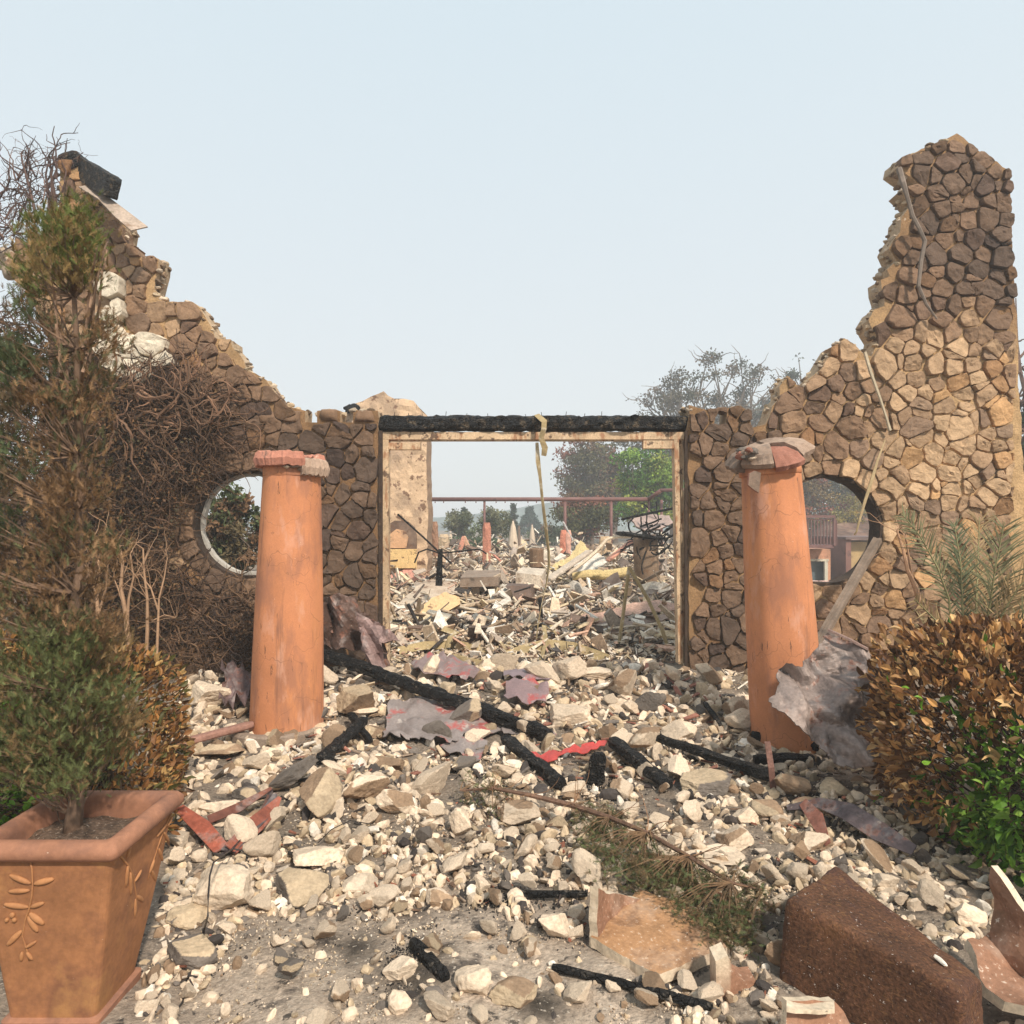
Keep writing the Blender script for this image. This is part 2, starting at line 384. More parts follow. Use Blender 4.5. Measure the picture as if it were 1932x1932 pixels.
LEAF_V = [(0, 0, 0), (.28, .35, .10), (0, .45, 0), (-.28, .35, .10), (0, 1, -.12), (.22, .72, .06), (-.22, .72, .06)]
LEAF_F = [(0, 1, 2, 2), (0, 2, 3, 3), (1, 5, 4, 2), (2, 4, 6, 3)]
LEAF_T = [(0, 1, 2), (0, 2, 3), (1, 5, 2), (5, 4, 2), (2, 4, 6), (2, 6, 3)]
CARD_V = [(0, 0, 0), (.3, .5, .1), (0, 1, 0), (-.3, .5, .1)]; CARD_F = [(0, 1, 2), (0, 2, 3)]
def spray_template(seed, n=22, L=1.0):
    rs = random.Random(seed); V = []; Fq = []
    for i in range(n):
        t = i / n; side = -1 if i % 2 else 1; y = t * .75 * L
        ang = side * rs.uniform(.35, .95); ln = (.42 - .25 * t) * L * rs.uniform(.7, 1.2); w = .020 * L
        zz = rs.uniform(-.14, .14); d = (math.sin(ang), math.cos(ang)); k = len(V)
        V += [(-w * d[1], y + w * d[0], 0), (w * d[1], y - w * d[0], 0), (d[0] * ln, y + d[1] * ln, zz)]; Fq.append((k, k + 1, k + 2))
    k = len(V); V += [(-.025, 0, 0), (.025, 0, 0), (0, L, .05)]; Fq.append((k, k + 1, k + 2))
    return np.array(V), np.array(Fq)
SPRAYS = [spray_template(i) for i in range(4)]

# rocks
def ico(sub):
    bm = bmesh.new(); bmesh.ops.create_icosphere(bm, subdivisions=sub, radius=1)
    v = np.array([x.co[:] for x in bm.verts]); f = np.array([[w.index for w in q.verts] for q in bm.faces]); bm.free(); return v, f
ICO = {k: ico(k) for k in (1, 2, 3, 4, 5)}
CREAM = np.array((.60, .475, .35)); TAN = np.array((.50, .38, .25)); BROWN = np.array((.24, .16, .10)); GREY = np.array((.145, .12, .10)); DARK = np.array((.055, .045, .04)); WHITE = np.array((.68, .60, .50))
def rock_geo(seed, sub=3, planes=11, el=(1, .8, .6), rough=.045, flat=0):
    rs = np.random.RandomState(seed); v, f = ICO[sub]
    d = rs.normal(size=(planes, 3)); d /= np.linalg.norm(d, axis=1, keepdims=True); h = rs.uniform(.46, .78, planes)
    if flat:
        d[0] = (0.05, .05, 1); d[1] = (0, 0, -1); h[0] = h[1] = .62
    d /= np.linalg.norm(d, axis=1, keepdims=True)
    dots = v @ d.T; rr = np.where(dots > .02, h / np.maximum(dots, .02), 9)
    idx = rr.argmin(1); r = np.minimum(rr.min(1), 1.0)
    if sub >= 2:
        nn = np.array([mnoise.fractal(Vector(p * 2.1 + seed), 1.0, 2.0, 4 if sub > 2 else 2) for p in v]); r = r * (1 + rough * 1.6 * nn)
    return v * r[:, None] * np.array(el), f, idx
def rock_cols(idx, seed, kind):
    rs = np.random.RandomState(seed + 99); n = idx.max() + 2
    if kind == 'cream': pal = [CREAM * rs.uniform(.82, 1.15) for _ in range(n)]; 
    elif kind == 'tan': pal = [(BROWN * rs.uniform(.9, 1.4) if rs.rand() < .38 else CREAM * rs.uniform(.75, 1.05)) for _ in range(n)]
    elif kind == 'brown': pal = [(TAN * rs.uniform(.7, 1.0) if rs.rand() < .35 else BROWN * rs.uniform(.8, 1.3)) for _ in range(n)]
    elif kind == 'grey': pal = [(TAN * .9 if rs.rand() < .2 else GREY * rs.uniform(.7, 1.3)) for _ in range(n)]
    else: pal = [DARK * rs.uniform(.8, 1.6) for _ in range(n)]
    return np.array(pal)[idx]

# ================================================================== GROUND, HILLS
def axis(segs):
    out = []
    for a, b, st in segs: out += list(np.arange(a, b - 1e-6, st))
    return np.array(out + [segs[-1][1]])
gx = axis([(-170, -60, 22), (-60, -12, 4), (-12, -4.2, .4), (-4.2, 4.2, .045), (4.2, 12, .4), (12, 60, 3), (60, 170, 22)])
gy = axis([(-7, -4, 1), (-4, .6, .5), (.6, 8.4, .045), (8.4, 26, .25), (26, 60, 2), (60, 160, 20)])
GX, GY = np.meshgrid(gx, gy, indexing='ij')
GZ = gh(GX, GY)
near = (np.abs(GX) < 4.3) & (GY > .5) & (GY < 8.6)
bmp = np.array([mnoise.fractal(Vector((a * 3.1, b * 3.1, .3)), 1, 2, 4) if c else 0 for a, b, c in zip(GX.ravel(), GY.ravel(), near.ravel())]).reshape(GX.shape)
GZ = GZ + bmp * .022
nx, ny = GX.shape
idx = np.arange(nx * ny).reshape(nx, ny)
q = np.stack([idx[:-1, :-1].ravel(), idx[1:, :-1].ravel(), idx[1:, 1:].ravel(), idx[:-1, 1:].ravel()], 1)
m_ = MB(); gd = np.clip(np.exp(-((GX + .15) / 1.0) ** 2 - ((GY - 2.2) / .75) ** 2) * 1.5 + np.exp(-((GX - .75) / .35) ** 2 - ((GY - 3.3) / .22) ** 2) + .25 * bmp, 0, 1)[..., None]
gcol = np.array((.46, .365, .28)) * gd + np.array((.21, .165, .125)) * (1 - gd)
for (ax, ay, ar) in ((-.38, 2.42, .17), (-.30, 2.62, .10), (.35, 3.62, .30), (-.42, 2.85, .10), (.02, 2.95, .12), (1.75, 4.0, .35), (-.62, 2.62, .13), (.10, 2.30, .10), (-.95, 3.6, .18), (.55, 2.25, .16), (1.05, 2.75, .2)):
    dd = np.exp(-(((GX - ax) ** 2 + ((GY - ay) * 1.0) ** 2) / ar ** 2) ** 1.5) * np.clip(.8 + 1.6 * bmp, 0, 1); gcol = gcol * (1 - .88 * dd[..., None])
m_.add(np.stack([GX.ravel(), GY.ravel(), GZ.ravel()], 1), q, gcol.reshape(-1, 3))
tag(m_.build('ground', 'ash_ground', smooth=True), kind='structure')

mat('hill_green', (.13, .16, .15), var=.4, scale=.05, fine=.4, fscale=.4, bump=0)
m_ = MB(); hx = np.linspace(-165, 165, 90); rows = []
for k, (yy, fh) in enumerate([(138, -1), (145, .45), (152, .9), (158, 1.0), (161, .6)]):
    rows.append([(x, yy, -1 if fh < 0 else fh * (4.0 + 1.2 * math.sin(x / 27 + 1.4) + 1.5 * math.sin(x / 11) + 3 * float(sstep(-10, 80, x)) + .5 * mnoise.noise(Vector((x / 4, k * 3, 0))))) for x in hx])
V = [p for r in rows for p in r]; n = len(hx)
m_.add(V, np.array([(r * n + i, r * n + i + 1, (r + 1) * n + i + 1, (r + 1) * n + i) for r in range(4) for i in range(n - 1)]))
tag(m_.build('hill', 'hill_green', smooth=True), kind='structure')

# ================================================================== RUINED STONE WALLS
WZ = 6.8; K = WZ / F
def toM(x, y): return ((x - CX) * K, CH - (y - CY) * K)
def clip_half(poly, nx_, ny_, c):       # keep nx*x+ny*y <= c
    out = []
    for i in range(len(poly)):
        a = poly[i]; b = poly[(i + 1) % len(poly)]; da = nx_ * a[0] + ny_ * a[1] - c; db = nx_ * b[0] + ny_ * b[1] - c
        if da <= 0: out.append(a)
        if (da < 0) != (db < 0) and abs(da - db) > 1e-12:
            t = da / (da - db); out.append((a[0] + (b[0] - a[0]) * t, a[1] + (b[1] - a[1]) * t))
    return out
def voronoi(pts, wts, reach=.9):
    P_ = np.array(pts); W_ = np.array(wts) ** 2; cells = []
    for i, p in enumerate(P_):
        d2 = ((P_ - p) ** 2).sum(1); order = np.argsort(d2)[1:28]
        poly = [(p[0] - reach, p[1] - reach), (p[0] + reach, p[1] - reach), (p[0] + reach, p[1] + reach), (p[0] - reach, p[1] + reach)]
        for j in order:
            qd = P_[j] - p; mid = (P_[j] + p) / 2; poly = clip_half(poly, qd[0], qd[1], float(qd @ mid) + .5 * (W_[i] - W_[j]))
            if len(poly) < 3: break
        cells.append(poly)
    return cells
LIGHT = np.array((.43, .285, .165)); MIDB = np.array((.205, .122, .072)); DKB = np.array((.092, .060, .042)); WHT = np.array((.66, .57, .44))
def burn_shade(x, y, side):
    if side < 0:
        d = .42 + .45 * sstep(640, 770, y) + .25 * sstep(470, 620, x) * sstep(720, 800, y)
        d -= .55 * math.exp(-(((x - 340) / 50) ** 2 + ((y - 1000) / 120) ** 2))
        return float(np.clip(d, 0, 1.15))
    d = .30 * (1 - .65 * math.exp(-((x - 1780) / 190) ** 2 - ((y - 860) / 230) ** 2))
    d += .62 * (1 - sstep(480, 700, y))
    d += .75 * math.exp(-((x - 1900) / 38) ** 2 - ((y - 540) / 95) ** 2)  # shaded right side of the chimney, painted in as darker stones
    d += .72 * (1 - sstep(1400, 1500, x)) * (1 - .35 * sstep(960, 1100, y))
    d += .40 * math.exp(-((x - 1530) / 90) ** 2 - ((y - 790) / 90) ** 2)
    d += .22 * sstep(1040, 1180, y)
    return float(np.clip(d, 0, 1.15))
def burn_shade_col(d, j):
    d = np.clip(d + j, 0, 1.2)
    return LIGHT * (1 - d / .55) + MIDB * d / .55 if d < .55 else MIDB * (1 - (d - .55) / .65) + DKB * (d - .55) / .65
def ruin(side, name, label, outline_px, circle, edges, white_zone=None):
    rs = random.Random(11 + side)
    outline = [toM(*p) for p in outline_px]
    root = thing(name, label, 'ruined wall', (np.mean([p[0] for p in outline]), WZ + .2, 0))
    ccx, ccy = toM(circle[0], circle[1]); cr = circle[2] * K
    # slab
    def fm(u, w):
        return (u, WZ + .014 * mnoise.noise(Vector((u * 7, w * 7, 3 * side))), w)
    def cf(u, w):
        x = u / K + CX; y = CY - (w - CH) / K; d = burn_shade(x, y, side)
        return np.array((.46, .30, .15)) * (1 - d) + np.array((.25, .145, .07)) * min(d, 1)
    mb = MB()
    def tk(u, w): return (.03 * mnoise.noise(Vector((u * 3, w * 3, 0))), .24 + .04 * mnoise.noise(Vector((u * 4, w * 4, 9))), .03 * mnoise.noise(Vector((u * 3, w * 3, 5))))
    plate(mb, outline, fm, tk, .075, holes=[circ(ccx, ccy, cr + .004, 48)], colf=cf, ecol=np.array((.42, .30, .19)), bcol=np.array((.36, .26, .17)), wob=.012)
    mb.build('mortar_core', 'mortar', root)
    # stones
    xs = [p[0] for p in outline]; ys = [p[1] for p in outline]; pts = []; wts = []
    x0, x1, y0, y1 = min(xs) - .3, max(xs) + .3, min(ys) - .3, max(ys) + .3; y = y0
    while y < y1:                                   # loose courses of very uneven stones
        rh = rs.uniform(.105, .20); x = x0 + rs.uniform(0, .2)
        while x < x1:
            wd = rs.choice([rs.uniform(.09, .15), rs.uniform(.13, .22), rs.uniform(.18, .29)]); n2 = 2 if (rs.random() < .22 and rh > .14) else 1
            for k in range(n2):
                q_ = (x + wd / 2 + rs.uniform(-.25, .25) * wd, y + rh * ((k + .5) / n2) + .07 * mnoise.noise(Vector((x * 1.7, y * 1.7, side))) + rs.uniform(-.24, .24) * rh)
                if math.dist(q_, (ccx, ccy)) > cr + .20 and rs.random() > .06: pts.append(q_); wts.append(min(wd, rh) * rs.uniform(.25, .75))
            x += wd
        y += rh
    k = 21
    for i in range(k):
        a = 2 * math.pi * (i + rs.uniform(-.22, .22)) / k; q1 = rs.uniform(.07, .10)
        pts.append((ccx + (cr + q1) * math.cos(a), ccy + (cr + q1) * math.sin(a))); pts.append((ccx + (cr - q1) * math.cos(a), ccy + (cr - q1) * math.sin(a))); wts += [.06, .06]
    cells = voronoi(pts, wts); mb = MB(); cnt = 0
    for p, poly in zip(pts, cells):
        if not inpoly(p[0], p[1], outline) or math.dist(p, (ccx, ccy)) < cr: continue
        for (a_, b_, c_, test) in edges:
            if test is None or test(p): poly = clip_half(poly, a_, b_, c_)
        if len(poly) < 3: continue
        cx = sum(q[0] for q in poly) / len(poly); cy = sum(q[1] for q in poly) / len(poly)
        if any(not inpoly(q[0], q[1], outline) for q in poly):          # broken edge: cut the stone back to the ragged outline
            pl2 = []
            for q in densify(poly, .04):
                t = 1.0; lim = 1.0 + .02
                while t > .15 and not inpoly(cx + (q[0] - cx) * t, cy + (q[1] - cy) * t, outline): t -= .05
                pl2.append((cx + (q[0] - cx) * min(1, t + .04 + rs.uniform(-.03, .05)), cy + (q[1] - cy) * min(1, t + .04)))
            poly = pl2
        size = max(math.dist(q, (cx, cy)) for q in poly); area = .5 * abs(sum(poly[i][0] * poly[(i + 1) % len(poly)][1] - poly[(i + 1) % len(poly)][0] * poly[i][1] for i in range(len(poly))))
        if area < .0012 or size > .5: continue
        g = rs.uniform(.003, .012); inr = math.sqrt(area / math.pi); sc = max(.6, 1 - g / inr)
        pl = [(cx + (q[0] - cx) * sc, cy + (q[1] - cy) * sc) for q in poly]
        for it in range(1):                      # soften the corners
            pl = [z for i in range(len(pl)) for z in ((pl[i][0] * .86 + pl[(i + 1) % len(pl)][0] * .14, pl[i][1] * .86 + pl[(i + 1) % len(pl)][1] * .14), (pl[i][0] * .14 + pl[(i + 1) % len(pl)][0] * .86, pl[i][1] * .14 + pl[(i + 1) % len(pl)][1] * .86))]
        pl = densify(pl, .022)
        pl = [(a + .030 * mnoise.noise(Vector((a * 5.5, b * 5.5, 3))) , b + .030 * mnoise.noise(Vector((a * 5.5, b * 5.5, 17)))) if math.dist((a, b), (ccx, ccy)) > cr + .12 and abs(a - jl) > .1 and abs(a - jr) > .1 and b < CH + 1.2 else (a, b) for a, b in pl]
        n = len(pl); out = rs.uniform(.022, .056); tx = rs.uniform(-.2, .2); ty = rs.uniform(-.2, .2); sd = rs.random() * 50
        rings = [(1.0, .16), (1.0, -.004), (.985, -out * .80), (.945, -out * .98), (.80, -out * 1.02), (.55, -out * 1.04), (.28, -out * 1.05)]
        V = []
        for ri, (t, dz) in enumerate(rings):
            for (a, b) in pl:
                X = cx + (a - cx) * t; Z = cy + (b - cy) * t; dd = dz
                w = mnoise.fractal(Vector((X * 8 + sd, Z * 8, sd)), 1, 2, 4) if ri > 0 else 0
                if ri >= 2: dd += (X - cx) * tx + (Z - cy) * ty + w * .022
                if 1 <= ri <= 3: X += w * .020; Z += w * .016
                V.append((X, WZ + dd, Z))
        V.append((cx, WZ - out * 1.05, cy))
        Fq = [(i * n + k_, i * n + (k_ + 1) % n, (i + 1) * n + (k_ + 1) % n, (i + 1) * n + k_) for i in range(len(rings) - 1) for k_ in range(n)]
        Fq += [((len(rings) - 1) * n + k_, (len(rings) - 1) * n + (k_ + 1) % n, len(V) - 1) for k_ in range(n)]
        px = cx / K + CX; py = CY - (cy - CH) / K
        hue = rs.random(); c = burn_shade_col(burn_shade(px, py, side), rs.uniform(-.24, .26))
        if hue < .17: c = c * np.array((.80, .80, .88)) * .85
        elif hue < .3: c = c * np.array((1.10, .98, .80))
        c = c * rs.uniform(.86, 1.16)
        if white_zone and inpoly(px, py, white_zone): c = WHT * rs.uniform(.8, 1.1); V = [(a, b - .10 if b < WZ + .1 else b, c2) for a, b, c2 in V]
        mb.add(V, Fq, c); cnt += 1
    rim = densify(outline, .045)                            # crumbled mortar and chips along the broken edge
    for (u, w) in rim:
        px, py = u / K + CX, CY - (w - CH) / K
        if py > 775 or (side > 0 and px > 1790) or (side < 0 and px < 100): continue
        for _ in range(2):
            v, f, ix = rock_geo(rs.randrange(60), 3, 8, (1, .9, .7), .08); z_ = rs.uniform(.018, .055)
            mb.add(v * z_ + np.array((u + rs.uniform(-.02, .02), WZ + rs.uniform(.0, .22), w - .01 + rs.uniform(-.02, .012))), f, rs.choice([CREAM * .9, TAN * .8, BROWN, BROWN * .6, TAN, CREAM * .7]) * rs.uniform(.7, 1.1))
    mb.build('stone_facing', 'wall_stone', root, smooth=False)
    return root, (ccx, ccy, cr)

LO = [(115, 302), (136, 296), (150, 310), (190, 384), (230, 404), (237, 428), (234, 455), (251, 468), (271, 489), (288, 484), (300, 489), (298, 509), (291, 546), (308, 570), (364, 570), (376, 580),
      (389, 600), (401, 621), (406, 638), (435, 641), (438, 655), (460, 682), (464, 699), (501, 716), (518, 739), (545, 768), (576, 775), (576, 797), (598, 797), (598, 775), (642, 775), (642, 797), (666, 797),
      (666, 773), (713, 775), (713, 1320), (95, 1320), (97, 1000), (92, 640), (60, 560), (20, 520), (30, 470), (85, 440), (112, 400)]
RO = [(1299, 764), (1318, 770), (1351, 777), (1347, 801), (1369, 801), (1373, 770), (1396, 766), (1417, 777), (1418, 807), (1444, 801), (1457, 767), (1471, 750), (1471, 729), (1485, 709), (1500, 722), (1512, 736),
      (1515, 729), (1542, 702), (1556, 679), (1569, 655), (1593, 638), (1612, 650), (1630, 668), (1645, 672), (1656, 640), (1639, 604), (1649, 584), (1669, 577), (1662, 528), (1679, 521), (1674, 508), (1691, 492), (1677, 469),
      (1698, 438), (1701, 411), (1725, 381), (1700, 358), (1733, 348), (1694, 316), (1698, 300), (1711, 294), (1782, 264), (1806, 251), (1855, 290), (1905, 322), (1909, 450), (1918, 608), (1924, 770), (1930, 855), (1942, 1000), (1950, 1320), (1299, 1320)]
jl = toM(713, 0)[0]; jr = toM(1299, 0)[0]; ct = toM(0, 799)[1]
WHZ = [(205, 540), (252, 555), (262, 615), (255, 640), (300, 650), (333, 672), (330, 705), (250, 715), (205, 700)]
wall_l, cl_ = ruin(-1, 'stone_wall_ruin', 'soot browned rubble stone wall left of the doorway, overgrown with dead vines', LO, (467, 989, 100),
      [(1, 0, jl, None), (0, 1, ct, lambda p: p[0] > toM(560, 0)[0])], WHZ)
wall_r, cr_ = ruin(1, 'stone_wall_ruin', 'tan rubble stone wall right of the doorway rising to a pointed chimney end', RO, (1560, 1000, 103),
      [(-1, 0, -jr, None), (1, -.02, toM(1906, 0)[0] + .0 - .02 * 1.6, lambda p: p[0] > toM(1820, 0)[0]),
       (.58, .82, .58 * toM(1858, 292)[0] + .82 * toM(1858, 292)[1], lambda p: p[1] > toM(0, 420)[1] and p[0] > toM(1770, 0)[0])])
# coping stones on the left wall
for (x0, x1, y0, y1) in [(486, 531, 774, 799), (533, 575, 773, 798), (599, 641, 773, 798), (667, 711, 773, 798)]:
    u0, w1 = toM(x0, y0); u1, w0 = toM(x1, y1); v, f, ix = rock_geo(x0, 3, 8, (1, 1, 1), .05)
    v = np.sign(v) * np.abs(v) ** .5; v /= np.abs(v).max(0)
    mb = MB().add(v * np.array(((u1 - u0) / 2, .17, (w1 - w0) / 2 + .01)) + np.array(((u0 + u1) / 2, WZ + .12, (w0 + w1) / 2)), f, burn_shade_col(.55, random.uniform(-.15, .2)))
    mb.build('coping_stone', 'wall_stone', wall_l, smooth=True)
# burnt round window linings; the right reveal's shade sits in its dark colour too
def ring(root, c, r0, r1, ya, yb, m, name, arc=(0, 2 * math.pi), jag=0):
    mb = MB(); V = []; n = 64
    for k in range(n + 1):
        a = arc[0] + (arc[1] - arc[0]) * k / n; j = jag * mnoise.noise(Vector((k * .6, 1, r0)))
        for (r, y) in ((r0 + j, ya), (r1, ya), (r1, yb), (r0 + j, yb)): V.append((c[0] + r * math.cos(a), y, c[1] + r * math.sin(a)))
    Fq = [(k * 4 + i, k * 4 + (i + 1) % 4, (k + 1) * 4 + (i + 1) % 4, (k + 1) * 4 + i) for k in range(n) for i in range(4)] + [(0, 1, 2, 3), (n * 4 + 3, n * 4 + 2, n * 4 + 1, n * 4)]
    return mb.add(V, Fq).build(name, m, root)
ring(wall_l, cl_, cl_[2] - .012, cl_[2] + .02, WZ - .01, WZ + .21, 'dark_reveal', 'window_lining', jag=.012)
ring(wall_l, cl_, cl_[2] - .040, cl_[2] - .013, WZ + .10, WZ + .17, 'white_ring', 'window_frame', jag=.016)
ring(wall_r, cr_, cr_[2] - .014, cr_[2] + .02, WZ - .005, WZ + .21, 'dark_reveal', 'window_lining', jag=.012)

# charred roof timber stub and flashing on top of the left wall
mb = MB()
def rough_beam(mb, a, b, w, h, col=(.5, .5, .5), rough=.12, n=None, seed=0, sides=14, taper=None, sq=.65):
    a, b = Vector(a), Vector(b); L = (b - a).length; n = n or max(6, int(L / .045)); d = (b - a).normalized()
    up = Vector((0, 0, 1)) if abs(d.z) < .9 else Vector((0, 1, 0)); s_ = d.cross(up).normalized(); u = s_.cross(d); V = []
    for i in range(n + 1):
        t = i / n; p = a + d * (L * t); tp = 1
        if i in (0, n): tp = .72
        if taper: tp *= taper[0] + (taper[1] - taper[0]) * t
        for k in range(sides):
            th = 2 * math.pi * k / sides; cx, cy = math.cos(th), math.sin(th); m = max(abs(cx), abs(cy)) ** sq
            cx /= m; cy /= m
            nn = 1 + rough * 1.8 * mnoise.fractal(Vector((p.x * 9 + seed, p.y * 9 + k * .75, p.z * 9)), 1, 2, 3) + random.uniform(-rough, rough) * .25
            V.append(tuple(p + s_ * (cx * w / 2 * nn * tp) + u * (cy * h / 2 * nn * tp)))
    Fq = [(i * sides + k, i * sides + (k + 1) % sides, (i + 1) * sides + (k + 1) % sides, (i + 1) * sides + k) for i in range(n) for k in range(sides)]
    Fq += [tuple(range(sides))[::-1], tuple(n * sides + k for k in range(sides))]
    return mb.add(V, Fq, col)
rough_beam(mb, P(138, 308, 7.0), P(216, 356, 6.5), .13, .20, (.5, .5, .5), rough=.05, sides=16, sq=1.0)
rough_beam(mb, P(120, 318, 6.85), P(156, 300, 6.85), .14, .17, rough=.10, sides=16, sq=1.0)
tag(mb.build('charred_rafter', 'lintel_char'), 'short charred rafter stub perched on the top of the left stone wall', 'burnt timber')
mb = MB(); ribbon(mb, [P(155, 352, 6.7), P(195, 374, 6.6), P(230, 405, 6.5), P(263, 432, 6.45)], [.07, .10, .15, .17], .012, (.36, .28, .22), up=(0, -.6, .8))
tag(mb.build('roof_flashing', 'steel'), 'bent grey metal flashing jutting from the upper edge of the left stone wall', 'metal flashing')

# ================================================================== DOOR OPENING
lz = WZ + .12
mb = MB(); rough_beam(mb, P(715, 800, lz), P(1297, 800, lz), .24, 28 * lz / F, rough=.16, sides=18, n=90)
lintel = tag(mb.build('charred_lintel', 'lintel_char'), 'long charred black beam lying across the top of the doorway', 'burnt lintel')
for i in range(16):
    x = 735 + i * 36 + random.uniform(-9, 9); mb = MB(); a = P(x, 789, lz + random.uniform(-.04, .04))
    tube(mb, [a, a + Vector((random.uniform(-.01, .01), 0, random.uniform(.03, .07)))], .003, 4); mb.build('nail', 'wire', lintel)
fr = thing('door_frame', 'scorched cream painted metal door frame standing in the wall opening', 'door frame', (P(1006, 1260, 7.05).x, 7.05, .2))
def prof(mb, x0, y0, x1, y1, z, d, col=(.5, .5, .5)):
    a = P(x0, y0, z); b = P(x1, y1, z); c = (a + b) / 2
    return box(mb, (c.x, c.y + d / 2, c.z), (abs(b.x - a.x), d, abs(b.z - a.z)), col)
fz = 6.85
mb = MB(); prof(mb, 716, 815, 1291, 829, fz, .10); prof(mb, 718, 829, 1289, 832, fz + .02, .05); mb.build('door_head', 'frame_paint', fr)
mb = MB(); prof(mb, 722, 829.3, 733, 1290, fz - .01, .10); prof(mb, 717, 829.3, 722.2, 1290, fz + .02, .06); mb.build('door_jamb', 'frame_paint', fr)
mb = MB(); V = []
for (x0, y) in ((1272, 829.3), (1280, 1253)):
    for (dx, dz) in ((0, 0), (9, 0), (9, .04), (17, .04), (17, .12), (0, .12)): V.append(tuple(P(x0 + dx, y, fz) + Vector((0, dz, 0))))
mb.add(V, [(i, (i + 1) % 6, 6 + (i + 1) % 6, 6 + i) for i in range(6)] + [(5, 4, 3, 2, 1, 0), (6, 7, 8, 9, 10, 11)]); mb.build('door_jamb', 'frame_paint', fr)
for (x0, x1, y0, y1) in ((733.5, 793, 835, 848), (1214, 1272, 831, 846)):
    mb = MB(); prof(mb, x0, y0, x1, y1, fz + .005, .08)
    br = mb.build('bracket', 'frame_paint', fr)
mb = MB(); prof(mb, 714, 812.5, 721, 1290, WZ - .01, .035); tag(mb.build('jamb_post', 'dark_reveal'), 'blackened timber post lining the left side of the doorway', 'burnt post')
mb = MB(); prof(mb, 1292.5, 812.5, 1297.5, 1262, WZ - .01, .03); tag(mb.build('jamb_post', 'dark_reveal'), 'thin blackened timber post lining the right side of the doorway', 'burnt post')
# strap
st = thing('hanging_strap', 'twisted tan strap hanging over the lintel down into the doorway', 'strap', P(1015, 1240, 6.9))
mb = MB(); ribbon(mb, [P(1012, 784, 6.98), P(1013, 783, 6.80), P(1027, 795, 6.66), P(1026, 810, 6.65), P(1021, 826, 6.68), P(1028, 845, 6.70), P(1026, 860, 6.72)], [.05, .05, .055, .05, .05, .06, .05], .006, (.5, .45, .3), up=(0, -1, .1), twist=.4); mb.build('loop', 'strap', st)
mb = MB(); pt = [(1013, 835), (1015, 870), (1019, 900), (1023, 940), (1029, 990), (1035, 1040), (1036, 1065), (1031, 1100), (1022, 1140), (1015, 1180), (1012, 1205)]
ribbon(mb, [P(x, y, 6.76 + .01 * i) for i, (x, y) in enumerate(pt)], [.03, .045, .03, .028, .04, .035, .055, .04, .035, .03, .025], .006, (.5, .4, .3), up=(0, -1, .1), twist=2.2); mb.build('tail', 'strap', st)

# ================================================================== PORCH COLUMNS
def column(name, label, cx, ybase, cxt, ytop, wb, wt, z, capf, seed):
    base = P(cx, ybase, z); top = P(cxt, ytop, z); root = thing(name, label, 'column', (base.x, base.y, base.z - .05), 'terracotta porch columns')
    H = (top - base).length; prof = []
    for i in range(61):
        t = i / 60; r = (wb * (1 - t) + wt * t) / 2 * z / F * (1 + .035 * math.sin(math.pi * t)); prof.append((r, H * t - .06 * (1 - t)))
    q_ = Vector((0, 0, 1)).rotation_difference((top - base).normalized()).to_matrix()
    def rf(t, zz): return 1 + .010 * math.cos(9 * t + seed) + .006 * math.cos(4 * t + 2) + .004 * mnoise.noise(Vector((math.cos(t) * 2, math.sin(t) * 2, zz * 2 + seed)))
    mb = MB(); lathe(mb, base, prof, 72, (.5, .5, .5), rf, q_); mb.build('shaft', 'terracotta', root, smooth=True)
    capf(root, top, z, q_); return root
SAL = np.array((.44, .19, .13)); CG = np.array((.27, .19, .14))
